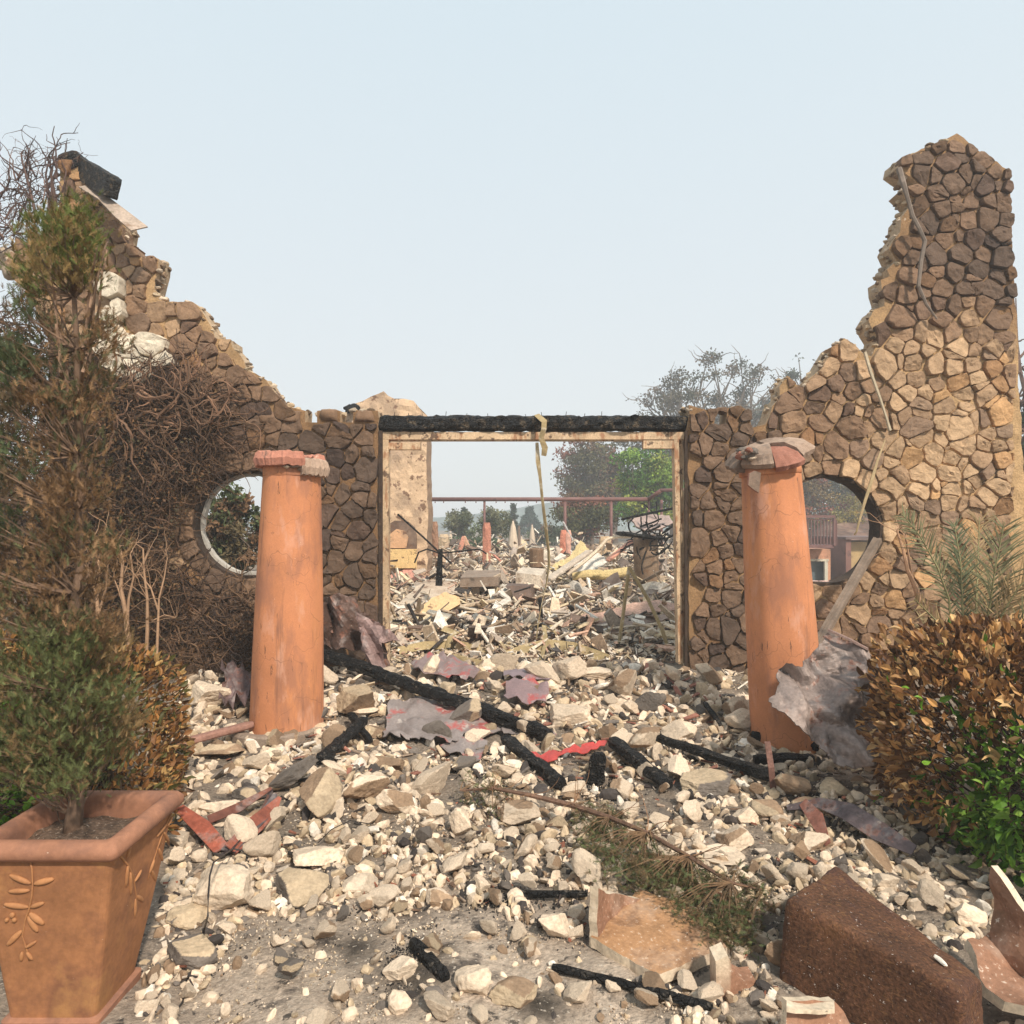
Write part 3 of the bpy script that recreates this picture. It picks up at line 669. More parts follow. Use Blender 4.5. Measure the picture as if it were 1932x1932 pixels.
def cap_left(root, top, z, q_):
    mb = MB(); r0 = 52 * z / F
    lathe(mb, top + Vector((0, 0, -.10)), [(r0 * 1.0, 0), (r0 * 1.025, .005), (r0 * 1.025, .075), (r0 * .98, .08)], 48, (.46, .19, .11)); mb.build('neck_band', 'terracotta', root, smooth=True)
    def arc(a0, a1, ri, ro, z0, z1, col, sd, th=.035):
        mb = MB(); V = []; n = 44; prof = [(ri, z0), (ro, z0 + .01), (ro + .015, (z0 + z1) / 2), (ro, z1 - .01), (ri + .03, z1), (ri - .01, z1 - .02)]
        for k in range(n + 1):
            a = a0 + (a1 - a0) * k / n; j = 1 + .06 * mnoise.noise(Vector((k * .2, sd, 0))) + .03 * mnoise.noise(Vector((k * .8, sd, 5)))
            zz = .018 * mnoise.noise(Vector((k * .3, sd, 4)))
            e = .6 if k in (0, n) else 1
            for (r, h) in prof: V.append((top.x + r * j * math.cos(a), top.y + r * j * math.sin(a), top.z + zz + z0 + (h - z0) * e))
        m = len(prof); Fq = [(k * m + i, k * m + (i + 1) % m, (k + 1) * m + (i + 1) % m, (k + 1) * m + i) for k in range(n) for i in range(m)] + [tuple(range(m))[::-1], tuple(n * m + i for i in range(m))]
        mb.add(V, Fq, col); return mb
    arc(rad(178), rad(306), r0 * .70, r0 * 1.27, -.035, .085, SAL * 1.1, 1).build('cap_segment', 'cap_terracotta', root, smooth=False)
    arc(rad(20), rad(180), r0 * .8, r0 * 1.12, -.02, .09, SAL * .95, 2).build('cap_segment', 'cap_terracotta', root)
    arc(rad(-58), rad(16), r0 * .85, r0 * 1.22, -.10, .03, CG * 1.5, 3).build('cap_segment', 'cap_terracotta', root)
    mb = MB()
    for k in range(9):
        a = rad(random.uniform(180, 380)); v, f, ix = rock_geo(k + 70, 2, 9, (1, .8, .45)); box_s = random.uniform(.03, .06)
        mb.add(v * box_s + np.array((top.x + r0 * 1.05 * math.cos(a), top.y + r0 * 1.05 * math.sin(a), top.z - .03 + random.uniform(-.03, .03))), f, random.choice([CG, SAL * .7, CREAM]))
    mb.build('cap_fragments', 'cap_terracotta', root)
    mb = MB(); lathe(mb, top + Vector((0, 0, -.02)), [(r0 * .9, 0), (r0 * .85, .06), (.05, .075)], 24, CG); mb.build('cap_core', 'cap_terracotta', root)
def cap_right(root, top, z, q_):
    mb = MB(); r0 = 54 * z / F
    lathe(mb, top + Vector((0, 0, -.09)), [(r0 * 1.0, 0), (r0 * 1.03, .005), (r0 * 1.03, .07), (r0 * .9, .075)], 48, (.30, .14, .09), None, q_); mb.build('neck_band', 'terracotta', root, smooth=True)
    rs = random.Random(5)
    tl = Matrix.Rotation(rad(-15), 3, 'Y') @ Matrix.Rotation(rad(17), 3, 'X')
    # six cracked segments of a tilted cap
    cuts = [0, 52, 96, 150, 205, 262, 310, 360]
    for k in range(len(cuts) - 1):
        a0, a1 = rad(cuts[k] + 1 + 200), rad(cuts[k + 1] - 1 + 200); mb = MB(); V = []; n = 22; sh = Vector((rs.uniform(-.02, .02), rs.uniform(-.02, .02), rs.uniform(-.02, .02)))
        prof = [(.03, .085), (r0 * .7, .095), (r0 * 1.15, .055), (r0 * 1.40, -.01), (r0 * 1.34, -.05), (r0 * 1.0, -.085), (r0 * .9, -.03), (.03, .03)]
        for i in range(n + 1):
            a = a0 + (a1 - a0) * i / n
            for (r, h) in prof:
                j = 1 + .10 * mnoise.noise(Vector((a * 2.2, r * 9, k))) + .05 * mnoise.noise(Vector((a * 8, r * 20, k)))
                p = tl @ Vector((r * j * math.cos(a), r * j * math.sin(a), h * .85)) + sh + top + Vector((-.01, -.02, .075))
                V.append(tuple(p))
        m = len(prof); Fq = [(i * m + q, i * m + (q + 1) % m, (i + 1) * m + (q + 1) % m, (i + 1) * m + q) for i in range(n) for q in range(m)] + [tuple(range(m))[::-1], tuple(n * m + i for i in range(m))]
        mb.add(V, Fq, (CG * rs.uniform(.8, 1.2) if k not in (1,) else SAL * .7)); mb.build('cap_segment', 'cap_terracotta', root)
    mb = MB()   # hanging flake
    plate(mb, [(1414, 893), (1424, 888), (1436, 892), (1432, 930), (1420, 922), (1412, 915)], lambda x, y: P(x, y, z - .305 - (930 - y) * .0005), (0.0, .03, 0), 8, col=CG * .9, ecol=SAL * .8)
    mb.build('hanging_flake', 'cap_terracotta', root)
    mb = MB()
    for k in range(16):
        v, f, ix = rock_geo(k + 40, 2, 9, (1, .8, .6)); s = rs.uniform(.025, .06); p = P(1410 + rs.uniform(-12, 12), 862 + rs.uniform(-14, 18), z - .2 + rs.uniform(-.08, .12))
        mb.add(v * s + np.array(p), f, rs.choice([CG, SAL * .6, CREAM * .8, GREY]))
    mb.build('cap_fragments', 'cap_terracotta', root)
column('porch_column', 'upright terracotta column with broken salmon cap, left of the doorway', 541, 1398, 552, 876, 136, 103, 5.2, cap_left, 0)
column('porch_column', 'leaning terracotta column under a tilted cracked cap, right of the doorway', 1487, 1400, 1453, 874, 133, 104, 5.0, cap_right, 2)
# broken footing in front of the left column
mb = MB(); V = []
for k in range(15):
    a = rad(205 + k * 10); c_ = Vector((P(541, 1398, 5.2).x - .06, 5.2, 0))
    for (r, h) in ((.26, .0), (.345, .0), (.345, .085), (.33, .10), (.27, .10)):
        V.append((c_.x + r * math.cos(a), c_.y + r * math.sin(a) * 1.05, .0 + h + .01 * random.random()))
mb.add(V, [(k * 5 + i, k * 5 + (i + 1) % 5, (k + 1) * 5 + (i + 1) % 5, (k + 1) * 5 + i) for k in range(14) for i in range(5)] + [(4, 3, 2, 1, 0), (70, 71, 72, 73, 74)], (.25, .19, .145))
tag(mb.build('column_footing', 'grit'), 'curved grey concrete footing edge at the foot of the left column', 'column base')

# ================================================================== DOWNSPOUT, CRUMPLED SHEETS, WIRES
a, b = P(1656, 1018, 6.45), P(1540, 1220, 5.75); mb = MB(); d = (b - a).normalized(); s_ = Vector((.8, -.6, 0)); s_ = (s_ - d * s_.dot(d)).normalized(); u = s_.cross(d)
V = []; pr = [(-.036, -.024), (-.012, -.024), (-.012, -.018), (.012, -.018), (.012, -.024), (.036, -.024), (.036, .024), (-.036, .024)]
for t in (0, 1):
    for (p1, p2) in pr: V.append(tuple(a.lerp(b, t) + s_ * p1 + u * p2))
mb.add(V, [(i, (i + 1) % 8, 8 + (i + 1) % 8, 8 + i) for i in range(8)] + [tuple(range(8))[::-1], tuple(range(8, 16))])
tag(mb.build('downspout', 'downspout'), 'grey brown metal downspout leaning from the right round window to the ground', 'downspout')

def sheet(name, label, cat, outline, zf, amp=.08, fs=4, thick=.006, step=9, m='copper', col=(.22, .17, .155), seed=0, ecol=None, wob=3, group=None):
    mb = MB()
    def fm(x, y):
        p = P(x, y, zf(x, y)); q_ = Vector(((p.x + .45 * p.z) * fs * 1.25, p.y * fs, (p.z - .3 * p.x) * fs * .55)) + Vector((seed * 3.1, 0, 0))
        r = abs(mnoise.noise(q_)) * 2 - .5 + .45 * abs(mnoise.noise(q_ * 2.1)) + .06 * mnoise.noise(q_ * 6)
        return p + Vector((.25 * amp * mnoise.noise(q_ * 1.4 + Vector((9, 9, 9))), -amp * r, .3 * amp * r))
    plate(mb, outline, fm, (0, thick * 1.3, -thick * .6), step, col=np.array(col), ecol=np.array(ecol if ecol is not None else col), wob=wob)
    return tag(mb.build(name, m, smooth=False), label, cat, group)
sheet('crumpled_sheet', 'large crumpled grey and rust coloured metal sheet leaning beside the right column', 'sheet metal',
      [(1566, 1190), (1600, 1208), (1637, 1227), (1657, 1236), (1690, 1250), (1700, 1330), (1690, 1400), (1657, 1437), (1617, 1452), (1583, 1442), (1545, 1402), (1508, 1381), (1481, 1351), (1452, 1324), (1462, 1295), (1468, 1268), (1481, 1252), (1515, 1259), (1535, 1235), (1545, 1215)],
      lambda x, y: 4.45 - (y - 1190) * .0022 - (x - 1560) * .0006, .12, 4.2, .008, 5, col=(.25, .195, .17), seed=1)
mb = MB(); ribbon(mb, [P(1562, 1188, 4.4), P(1600, 1205, 4.35), P(1640, 1226, 4.3)], .05, .012, (.30, .2, .17)); tag(mb.build('metal_trim', 'copper'), 'short rusty metal trim lying on the top edge of the crumpled sheet', 'metal trim')
sheet('crumpled_sheet', 'dark reddish crumpled metal sheet standing against the wall behind the left column', 'sheet metal',
      [(606, 1140), (640, 1122), (672, 1128), (682, 1150), (740, 1195), (752, 1207), (728, 1214), (733, 1262), (700, 1255), (690, 1225), (640, 1228), (606, 1215)], lambda x, y: 6.45 - (y - 1120) * .0012, .14, 4, .006, 6, col=(.11, .065, .05), seed=2)
sheet('crumpled_sheet', 'greyish red folded metal flap hanging in front of the left door jamb', 'sheet metal',
      [(674, 1155), (700, 1168), (745, 1196), (754, 1208), (720, 1214), (724, 1262), (706, 1268), (684, 1230), (676, 1190)], lambda x, y: 6.2 - (y - 1150) * .001, .09, 5, .006, 6, col=(.24, .16, .145), seed=7)
def gsheet(name, label, cat, outline, amp, fs, m, col, seed, lift=.05, step=10, thick=.004, group=None):
    mb = MB()
    def fm(x, y):
        p = G(x, y); q_ = p * fs + Vector((seed * 3.1, 0, 0)); r = abs(mnoise.noise(q_)) * 1.6 + .4 * mnoise.noise(q_ * 2.7)
        return p + Vector((0, 0, lift + amp * r))
    plate(mb, outline, fm, (0, 0, -thick), step, col=np.array(col), wob=4)
    return tag(mb.build(name, m, smooth=True), label, cat, group)
MG = (.24, .20, .185)
gsheet('roofing_membrane', 'wrinkled grey and red roofing membrane under the long charred beam', 'roofing sheet', [(735, 1340), (790, 1330), (860, 1345), (918, 1368), (955, 1385), (925, 1400), (880, 1398), (850, 1420), (800, 1410), (722, 1408), (728, 1372)], .055, 5.5, 'membrane', MG, 1, .05, 6)
gsheet('roofing_membrane', 'small grey red membrane scrap with a torn hole, below the largest membrane', 'roofing sheet', [(830, 1418), (880, 1404), (920, 1412), (905, 1450), (880, 1448), (868, 1432), (842, 1434)], .035, 8, 'membrane', MG, 2, .04, 7)
gsheet('roofing_membrane', 'bright red membrane strip between the two upright charred logs', 'roofing sheet', [(1000, 1440), (1040, 1436), (1080, 1428), (1142, 1412), (1146, 1420), (1100, 1440), (1062, 1440), (1045, 1455), (1010, 1450)], .035, 8, 'membrane', (.46, .06, .05), 3, .06, 6)
gsheet('roofing_membrane', 'flat grey membrane scrap at the lower end of the long charred beam', 'roofing sheet', [(950, 1368), (985, 1375), (1035, 1392), (1050, 1402), (1010, 1404), (950, 1398)], .03, 7, 'membrane', MG, 4, .05, 8)
gsheet('roofing_membrane', 'purplish membrane draped over stones in the middle of the rubble', 'roofing sheet', [(960, 1310), (1000, 1305), (1035, 1325), (1030, 1350), (985, 1352), (950, 1340)], .055, 7, 'membrane', (.22, .15, .15), 5, .10, 8)
gsheet('roofing_membrane', 'grey membrane just inside the doorway, left of centre', 'roofing sheet', [(775, 1266), (830, 1252), (870, 1262), (905, 1290), (880, 1300), (820, 1292), (780, 1282)], .055, 7, 'membrane', (.24, .17, .16), 6, .08, 8)
gsheet('roofing_membrane', 'thin grey membrane band below the door threshold, right of centre', 'roofing sheet', [(950, 1285), (1010, 1278), (1050, 1284), (1040, 1300), (990, 1304), (950, 1300)], .035, 7, 'membrane', (.22, .16, .17), 8, .08, 8)
gsheet('crumpled_sheet', 'curled dark metal sheet on white stones left of the left column', 'sheet metal', [(415, 1285), (445, 1275), (476, 1300), (476, 1345), (440, 1365), (412, 1358), (425, 1320)], .16, 7, 'copper', (.13, .085, .08), 9, .08, 7)
mb = MB(); rough_beam(mb, G(318, 1408, .06), G(478, 1366, .1), .075, .05, rough=.02); tag(mb.build('wood_plank', 'wood_plank'), 'salmon painted plank lying beside the left column', 'plank')
# curved red gutter pieces right of the planter
g1 = [G(337, 1560) + Vector((0, 0, .10)), G(380, 1585) + Vector((0, 0, .07)), G(418, 1618) + Vector((0, 0, .04))]
mb = MB(); ribbon(mb, g1, [.05, .08, .07], .006, (.36, .10, .06), up=(.2, -.5, .8)); tag(mb.build('gutter_piece', 'copper'), 'red rusted gutter strip poking out from behind the terracotta planter', 'metal gutter')
mb = MB()
for k, (w, h, cc) in enumerate([(.045, .0, (.05, .035, .035)), (.05, .035, (.09, .075, .075)), (.045, .07, (.26, .08, .05))]):
    ribbon(mb, [G(425 + k * 5, 1622 - k) + Vector((0, 0, .03 + h * .2)), G(462 + k * 10, 1585) + Vector((0, 0, .06 + h * .3)), G(498 + k * 7, 1560) + Vector((0, 0, .07 + h * .3)), G(512 + k * 8, 1530 + k * 8) + Vector((0, 0, .12))], [.07, .09, .07, .02], .005, cc, up=(-.4 + .5 * k, -.5, .8))
ribbon(mb, [G(393, 1565) + Vector((0, 0, .05)), G(450, 1552) + Vector((0, 0, .08)), G(512, 1528) + Vector((0, 0, .12))], [.05, .06, .02], .005, (.16, .06, .04), up=(0, -.6, .8))
tag(mb.build('gutter_piece', 'copper'), 'curled black and red gutter bent like a horn, lying right of the planter', 'metal gutter')
# flashing on the right in front of the hedge
mb = MB(); ribbon(mb, [G(1485, 1545) + Vector((0, 0, .06)), G(1545, 1550) + Vector((0, 0, .10)), G(1600, 1575) + Vector((0, 0, .12)), G(1660, 1608) + Vector((0, 0, .10)), G(1725, 1645) + Vector((0, 0, .10))], [.03, .06, .10, .10, .05], .006, (.10, .075, .075), up=(-.2, -.6, .8), twist=.5)
tag(mb.build('metal_flashing', 'copper'), 'long dark bent flashing on the white stones in front of the right hedge', 'metal flashing')
mb = MB(); ribbon(mb, [G(1515, 1548) + Vector((0, 0, .10)), G(1540, 1580) + Vector((0, 0, .10)), G(1562, 1612) + Vector((0, 0, .05))], [.05, .08, .03], .006, (.30, .12, .08), up=(-.6, -.6, .5)); tag(mb.build('metal_flashing', 'copper'), 'short rusty flashing bent down from the long dark flashing', 'metal flashing')
mb = MB(); ribbon(mb, [G(1460, 1500) + Vector((0, 0, .0)), G(1455, 1500) + Vector((0, 0, .16)), G(1455, 1500) + Vector((-.005, .05, .30))], .035, .008, (.16, .08, .06), up=(0, -1, .2)); tag(mb.build('metal_strip', 'copper'), 'narrow rusty metal strip standing upright beside the dark boulder', 'metal strip')

def wire(name, label, cat, pts, r, m='wire', col=(.3, .2, .12), sides=5):
    mb = MB(); tube(mb, pts, r, sides, col); return tag(mb.build(name, m), label, cat)
wire('dangling_rod', 'pale thin rod dangling over the stones above the right round window', 'rod', [P(1632, 664, 6.66), P(1642, 700, 6.66), P(1660, 750, 6.68), P(1673, 790, 6.70), P(1679, 812, 6.72)], [.018, .017, .014, .012, .018], 'twig', (.48, .40, .28))
wire('dangling_rod', 'tan rod hanging across the right round window opening', 'rod', [P(1670, 830, 6.70), P(1655, 870, 6.66), P(1645, 905, 6.64), P(1632, 945, 6.64), P(1622, 980, 6.64), P(1616, 1003, 6.66), P(1612, 1009, 6.68)], [.006, .012, .018, .015, .011, .009, .008], 'twig', (.42, .31, .17))
wire('dead_creeper', 'long grey dead stem hanging down the face of the right chimney wall', 'dead stem', [P(1696, 318, 6.66), P(1704, 345, 6.62), P(1712, 372, 6.62), P(1722, 408, 6.64), P(1735, 432, 6.64), P(1745, 455, 6.64), P(1738, 492, 6.64), P(1733, 540, 6.64), P(1748, 575, 6.66), P(1768, 602, 6.68)],
     [.028, .026, .018, .02, .018, .02, .019, .017, .014, .008], 'twig', (.19, .15, .12), 6)
wire('loose_cable', 'thin black cable running over the rounded boulder beside the planter', 'cable',
     [G(486, 1624) + Vector((0, 0, .03)), G(440, 1625) + Vector((0, 0, .06)), P(403, 1627, 2.63), P(396, 1652, 2.52), P(393, 1690, 2.45), P(392, 1728, 2.43), G(384, 1760, .01), G(372, 1800, .01), G(352, 1850, .01), G(345, 1890, .01), G(318, 1925, .01)], .0035)
wire('loose_cable', 'thin wire arching over pale rubble left of the stone block', 'cable', [G(600, 1590, .02), G(625, 1565, .08), G(660, 1548, .08), G(700, 1555, .02)], .0025, 'wire')

# ================================================================== CHARRED LOGS
def log(label, x0, y0, l0, x1, y1, l1, w0, w1, seed, group='charred logs in the rubble', rough=.13, name='charred_log'):
    a = G(x0, y0); b = G(x1, y1); a.z += l0; b.z += l1; mb = MB(); L = (b - a).length
    rough_beam(mb, a, b, w0 * .88, w0 * .76, rough=rough * 1.4, seed=seed, sides=14, taper=(1, w1 / w0), n=int(L / .03))
    return tag(mb.build(name, 'char'), label, 'burnt log', group)
mb = MB(); rough_beam(mb, P(606, 1232, 6.15), P(1040, 1388, 4.95), .098, .09, rough=.2, n=110, sides=14)
tag(mb.build('charred_beam', 'char'), 'longest charred beam sloping down from behind the left column across the rubble', 'burnt beam')
log('charred log standing out right of the stone stub near the left column base', 604, 1458, .07, 688, 1388, .12, .095, .08, 1)
log('short charred fork lying against the log right of the left column', 660, 1372, .10, 700, 1412, .05, .06, .05, 2)
log('thick charred log sloping down at the centre, left of the red membrane strip', 952, 1412, .07, 1062, 1497, .05, .095, .085, 3)
log('short upright charred stump at the centre of the rubble', 1124, 1478, .0, 1130, 1478, .19, .12, .10, 4, rough=.2)
log('thick charred log right of the upright stump', 1155, 1422, .09, 1262, 1498, .05, .095, .085, 5)
log('long thin charred branch ending at the dark boulder', 1222, 1412, .10, 1462, 1488, .07, .06, .085, 6)
log('charred log lying along the foot of the right column', 1418, 1402, .06, 1545, 1422, .05, .10, .09, 7)
log('second charred log just below the foot of the right column', 1422, 1446, .05, 1535, 1448, .06, .08, .07, 8)
log('short charred stick behind the open pot shard', 962, 1696, .02, 1108, 1700, .03, .035, .03, 9)
log('curved charred stick standing in black ash at the bottom centre', 778, 1790, .03, 842, 1858, .02, .045, .05, 10)
log('long thin charred stick on the ash at the bottom, left of the root ball', 1042, 1842, .035, 1345, 1920, .035, .028, .034, 11)
log('small charred splinter between rocks right of the doorway', 1330, 1350, .10, 1360, 1385, .06, .05, .04, 12)

# ================================================================== ROCKS
def hero(label, x, yb, w, h, kind, seed, el=None, flat=0, yaw=None, tilt=(0, 0), name='rock', cat='stone', ext=1.0):
    """x: centre column, yb: lowest pixel row, w/h: size in pixels"""
    p = G(x, yb); z = p.y; Wm = w * z / F; down = math.atan2(CH - p.z, z)
    ap = math.sin(down); Hm = h * z / F
    D = Wm * .75; Hz = max(.03, (Hm - D * ap) / math.cos(down)) if not flat else max(.03, Hm * .45)
    if flat: D = max(.05, (Hm - Hz * math.cos(down)) / ap)
    v, f, ix = rock_geo(seed, 5, 9 if kind in ('brown', 'grey') else 13, (1, 1, 1), .05, flat)
    if yaw is None: yaw = random.uniform(-.5, .5)
    R = np.array(Matrix.Rotation(yaw, 3, 'Z'))
    v = v / (v.max(0) - v.min(0)); v = v @ R.T; v = v / (v.max(0) - v.min(0)); v[:, 2] -= v[:, 2].min()
    v = v * np.array((Wm * ext, D, Hz)); Rt = np.array(Matrix.Rotation(tilt[0], 3, 'X') @ Matrix.Rotation(tilt[1], 3, 'Y')); v = v @ Rt.T; v[:, 2] -= v[:, 2].min() + .12 * Hz
    gz = float(gh(p.x, p.y + D * .5)); base = np.array((p.x, p.y + D * .45, min(gz, p.z + .1)))
    mb = MB(); mb.add(v + base, f, rock_cols(ix, seed, kind)); o = mb.build(name, 'rock', smooth=False)
    HEROXY.append((x, yb - h / 2, max(w, h) / 2)); return tag(o, label, cat)
HEROXY = []
hero('large rounded pale boulder beside the terracotta planter, crossed by a black cable', 405, 1734, 112, 112, 'cream', 3)
hero('grey stone slab lower of the two dark slabs beside the planter', 345, 1840, 112, 85, 'grey', 5, flat=1)
hero('dark grey slab upper of the two dark slabs beside the planter', 345, 1758, 90, 62, 'grey', 6, flat=1)
hero('big flat triangular grey slab in the left foreground rubble', 548, 1712, 110, 78, 'grey', 8, flat=1, tilt=(.25, -.1))
hero('pale wedge block leaning behind the triangular grey slab', 575, 1650, 105, 70, 'cream', 9)
hero('smooth smoke grey stone stub resting below the left column footing', 552, 1500, 96, 62, 'grey', 10, yaw=.6, tilt=(0, -.4))
hero('dark brown rectangular block lying right of the smoke grey stub', 583, 1556, 82, 80, 'brown', 11, flat=1, tilt=(.5, .3))
hero('grey topped squared stone block near the left centre of the rubble', 739, 1543, 80, 66, 'tan', 12, tilt=(.1, .1))
hero('brown and tan block with a burnt hollow left of the grey topped block', 690, 1526, 100, 76, 'tan', 13, tilt=(0, -.4))
hero('dark brown stone behind the grey topped block', 730, 1458, 66, 44, 'brown', 14)
hero('brown angular stone with a cream broken end right of the left column', 683, 1362, 82, 78, 'brown', 15, tilt=(.2, -.35))
hero('long cream stone lying flat right of the left column', 680, 1364, 68, 28, 'cream', 16)
hero('brown stone lying above the membrane, left of the charred beam end', 705, 1400, 60, 38, 'brown', 17)
hero('long cracked brown stone lying left of the column footing', 408, 1440, 100, 50, 'brown', 18)
hero('tall pointed white stone at the centre of the rubble', 868, 1580, 44, 66, 'cream', 19)
hero('broad yellowish boulder with a smoky stain under the fallen branch', 975, 1566, 86, 62, 'tan', 20)
hero('tan rounded rock left of the centre foreground', 670, 1695, 72, 50, 'tan', 21)
hero('tan faceted rock at the centre foreground', 825, 1722, 62, 50, 'tan', 22)
hero('white rock with a round hole in the bottom foreground', 757, 1862, 70, 62, 'cream', 23)
hero('white double lobed rock right of the curved charred stick', 897, 1884, 72, 76, 'cream', 24)
hero('brown and cream broken rock at the very bottom centre', 970, 1918, 98, 76, 'brown', 25)
hero('small white wedge rock at the bottom left of centre', 755, 1918, 48, 52, 'cream', 26)
hero('cream rock stack left of the open pot shard', 1048, 1778, 60, 66, 'cream', 27)
hero('large smoke darkened boulder in front of the long charred branch', 1345, 1508, 104, 68, 'grey', 28)
hero('dark brown flat stone right of the upright rusty strip', 1497, 1508, 72, 56, 'brown', 29, tilt=(0, .3))
hero('black smoke stained stone under the crumpled sheet', 1578, 1508, 70, 52, 'grey', 30)
hero('long brown stone block in front of the right hedge', 1550, 1548, 86, 50, 'brown', 31)
hero('brown diamond shaped stone right of the long charred branch', 1458, 1552, 56, 56, 'brown', 32, flat=1)
hero('cream topped tan stone above the fallen branch', 1390, 1610, 68, 62, 'tan', 33)
hero('ash white wedge stone near the brown diamond shaped stone', 1410, 1560, 52, 48, 'cream', 34)
hero('brown and white stone with rusty flashing behind it', 1540, 1612, 74, 56, 'tan', 35)
hero('pale long stone with a burnt end above the fallen branch tip', 1355, 1640, 120, 46, 'cream', 36)
hero('tan angular block high on the rubble pile right of the doorway', 1180, 1320, 58, 62, 'tan', 37)
hero('wide tan stone on the rubble pile below the doorway', 1130, 1290, 72, 36, 'tan', 38)
hero('brown square stone with a grey face on the right rubble pile', 1228, 1352, 56, 50, 'grey', 39)
hero('large rounded cream stone at the middle of the right rubble pile', 1075, 1380, 84, 58, 'cream', 40)
hero('tall tan stone block just left of the right column', 1385, 1372, 56, 70, 'tan', 41, tilt=(0, .4))
hero('broad cream stone between the pile and the right column', 1290, 1405, 70, 52, 'cream', 42)
hero('flat white plaster lump on the mound left of the left column', 380, 1345, 80, 62, 'cream', 43)
hero('pale knobbly stone right of the planter rim', 410, 1545, 78, 48, 'cream', 44)
hero('grey brown angular stone below the cracked brown stone', 460, 1520, 66, 42, 'grey', 45)
hero('white stone under the right hedge, largest of its row', 1680, 1690, 54, 50, 'cream', 46)
hero('cream and black stone at the lower edge of the right hedge', 1835, 1760, 62, 62, 'cream', 47)

# shared variants for the many individual stones
KINDS = ['cream', 'cream', 'tan', 'brown', 'cream', 'tan', 'grey', 'cream']
RVAR = {}
for k in range(30):
    kd = KINDS[k % 8]; v, f, ix = rock_geo(200 + k, 4, random.choice([8, 9, 11, 12]), (1, random.uniform(.65, .95), random.uniform(.5, .8)), .05)
    mb = MB(); mb.add(v, f, rock_cols(ix, 200 + k, kd)); o = mb.build('rock', 'rock', smooth=False); RVAR.setdefault(kd, []).append(o.data); bpy.data.objects.remove(o)
def Gv(xs, ys, lift=0):
    zs = 1.5 * (1.0045 ** np.arange(720)); xs = np.asarray(xs, float)[:, None]; ys = np.asarray(ys, float)[:, None]
    out = []
    for i in range(0, len(xs), 2000):
        X = (xs[i:i + 2000] - CX) * zs / F; hgt = CH - (ys[i:i + 2000] - CY) * zs / F; hit = hgt <= gh(X, np.broadcast_to(zs, X.shape)) + lift
        k = hit.argmax(1); z = zs[k]; out.append(np.stack([(xs[i:i + 2000, 0] - CX) * z / F, z, CH - (ys[i:i + 2000, 0] - CY) * z / F], 1))
    return np.concatenate(out)
PLANTER_KEEP = [(-60, 1480), (335, 1480), (345, 1530), (270, 1860), (250, 1950), (-60, 1950)]
BLOCKS = [PLANTER_KEEP, [(1105, 1690), (1215, 1690), (1380, 1790), (1420, 1860), (1245, 1870), (1105, 1800)], [(1470, 1700), (1576, 1650), (1850, 1850), (1900, 1940), (1470, 1940)], [(1810, 1790), (1950, 1700), (1950, 1940), (1840, 1920)]]
OPEN = [([(480, 1725), (700, 1735), (930, 1715), (1100, 1790), (1230, 1880), (1340, 1950), (330, 1950), (380, 1850)], .08), ([(1085, 1500), (1230, 1500), (1240, 1540), (1090, 1540)], .15), ([(850, 1480), (720, 1480), (760, 1420), (940, 1420)], .45), ([(725, 1335), (950, 1360), (955, 1400), (900, 1440), (720, 1405)], .18), ([(1000, 1430), (1150, 1405), (1150, 1500), (1010, 1490)], .3), ([(335, 1550), (530, 1520), (540, 1600), (440, 1630), (335, 1600)], .3)]
def dens(x, y):
    for b in BLOCKS:
        if inpoly(x, y, b): return 0
    for b, d in OPEN:
        if inpoly(x, y, b): return d
    return 1
placed = []; tries = 0
while len(placed) < 256 and tries < 60000:
    tries += 1
    y = random.uniform(1262, 1945); x = random.uniform(290 - 20 * random.random(), 1900 if y < 1750 else 1500)
    if y < 1380 and (x < 330 or x > 1640): continue
    if random.random() > dens(x, y): continue
    s = min(74, max(22, random.lognormvariate(3.56, .30))) * (1.1 if y < 1450 and 900 < x < 1420 else 1)
    if any((x - a) ** 2 + ((y - b) * 1.25) ** 2 < (.56 * (s + r)) ** 2 for a, b, r in placed): continue
    if any((x - a) ** 2 + (y - b) ** 2 < (r + s * .32) ** 2 for a, b, r in HEROXY): continue
    placed.append((x, y, s * .62))
LAB = {'cream': 'cream limestone chunk', 'tan': 'tan brown faced stone', 'brown': 'brown field stone', 'grey': 'smoke greyed stone'}
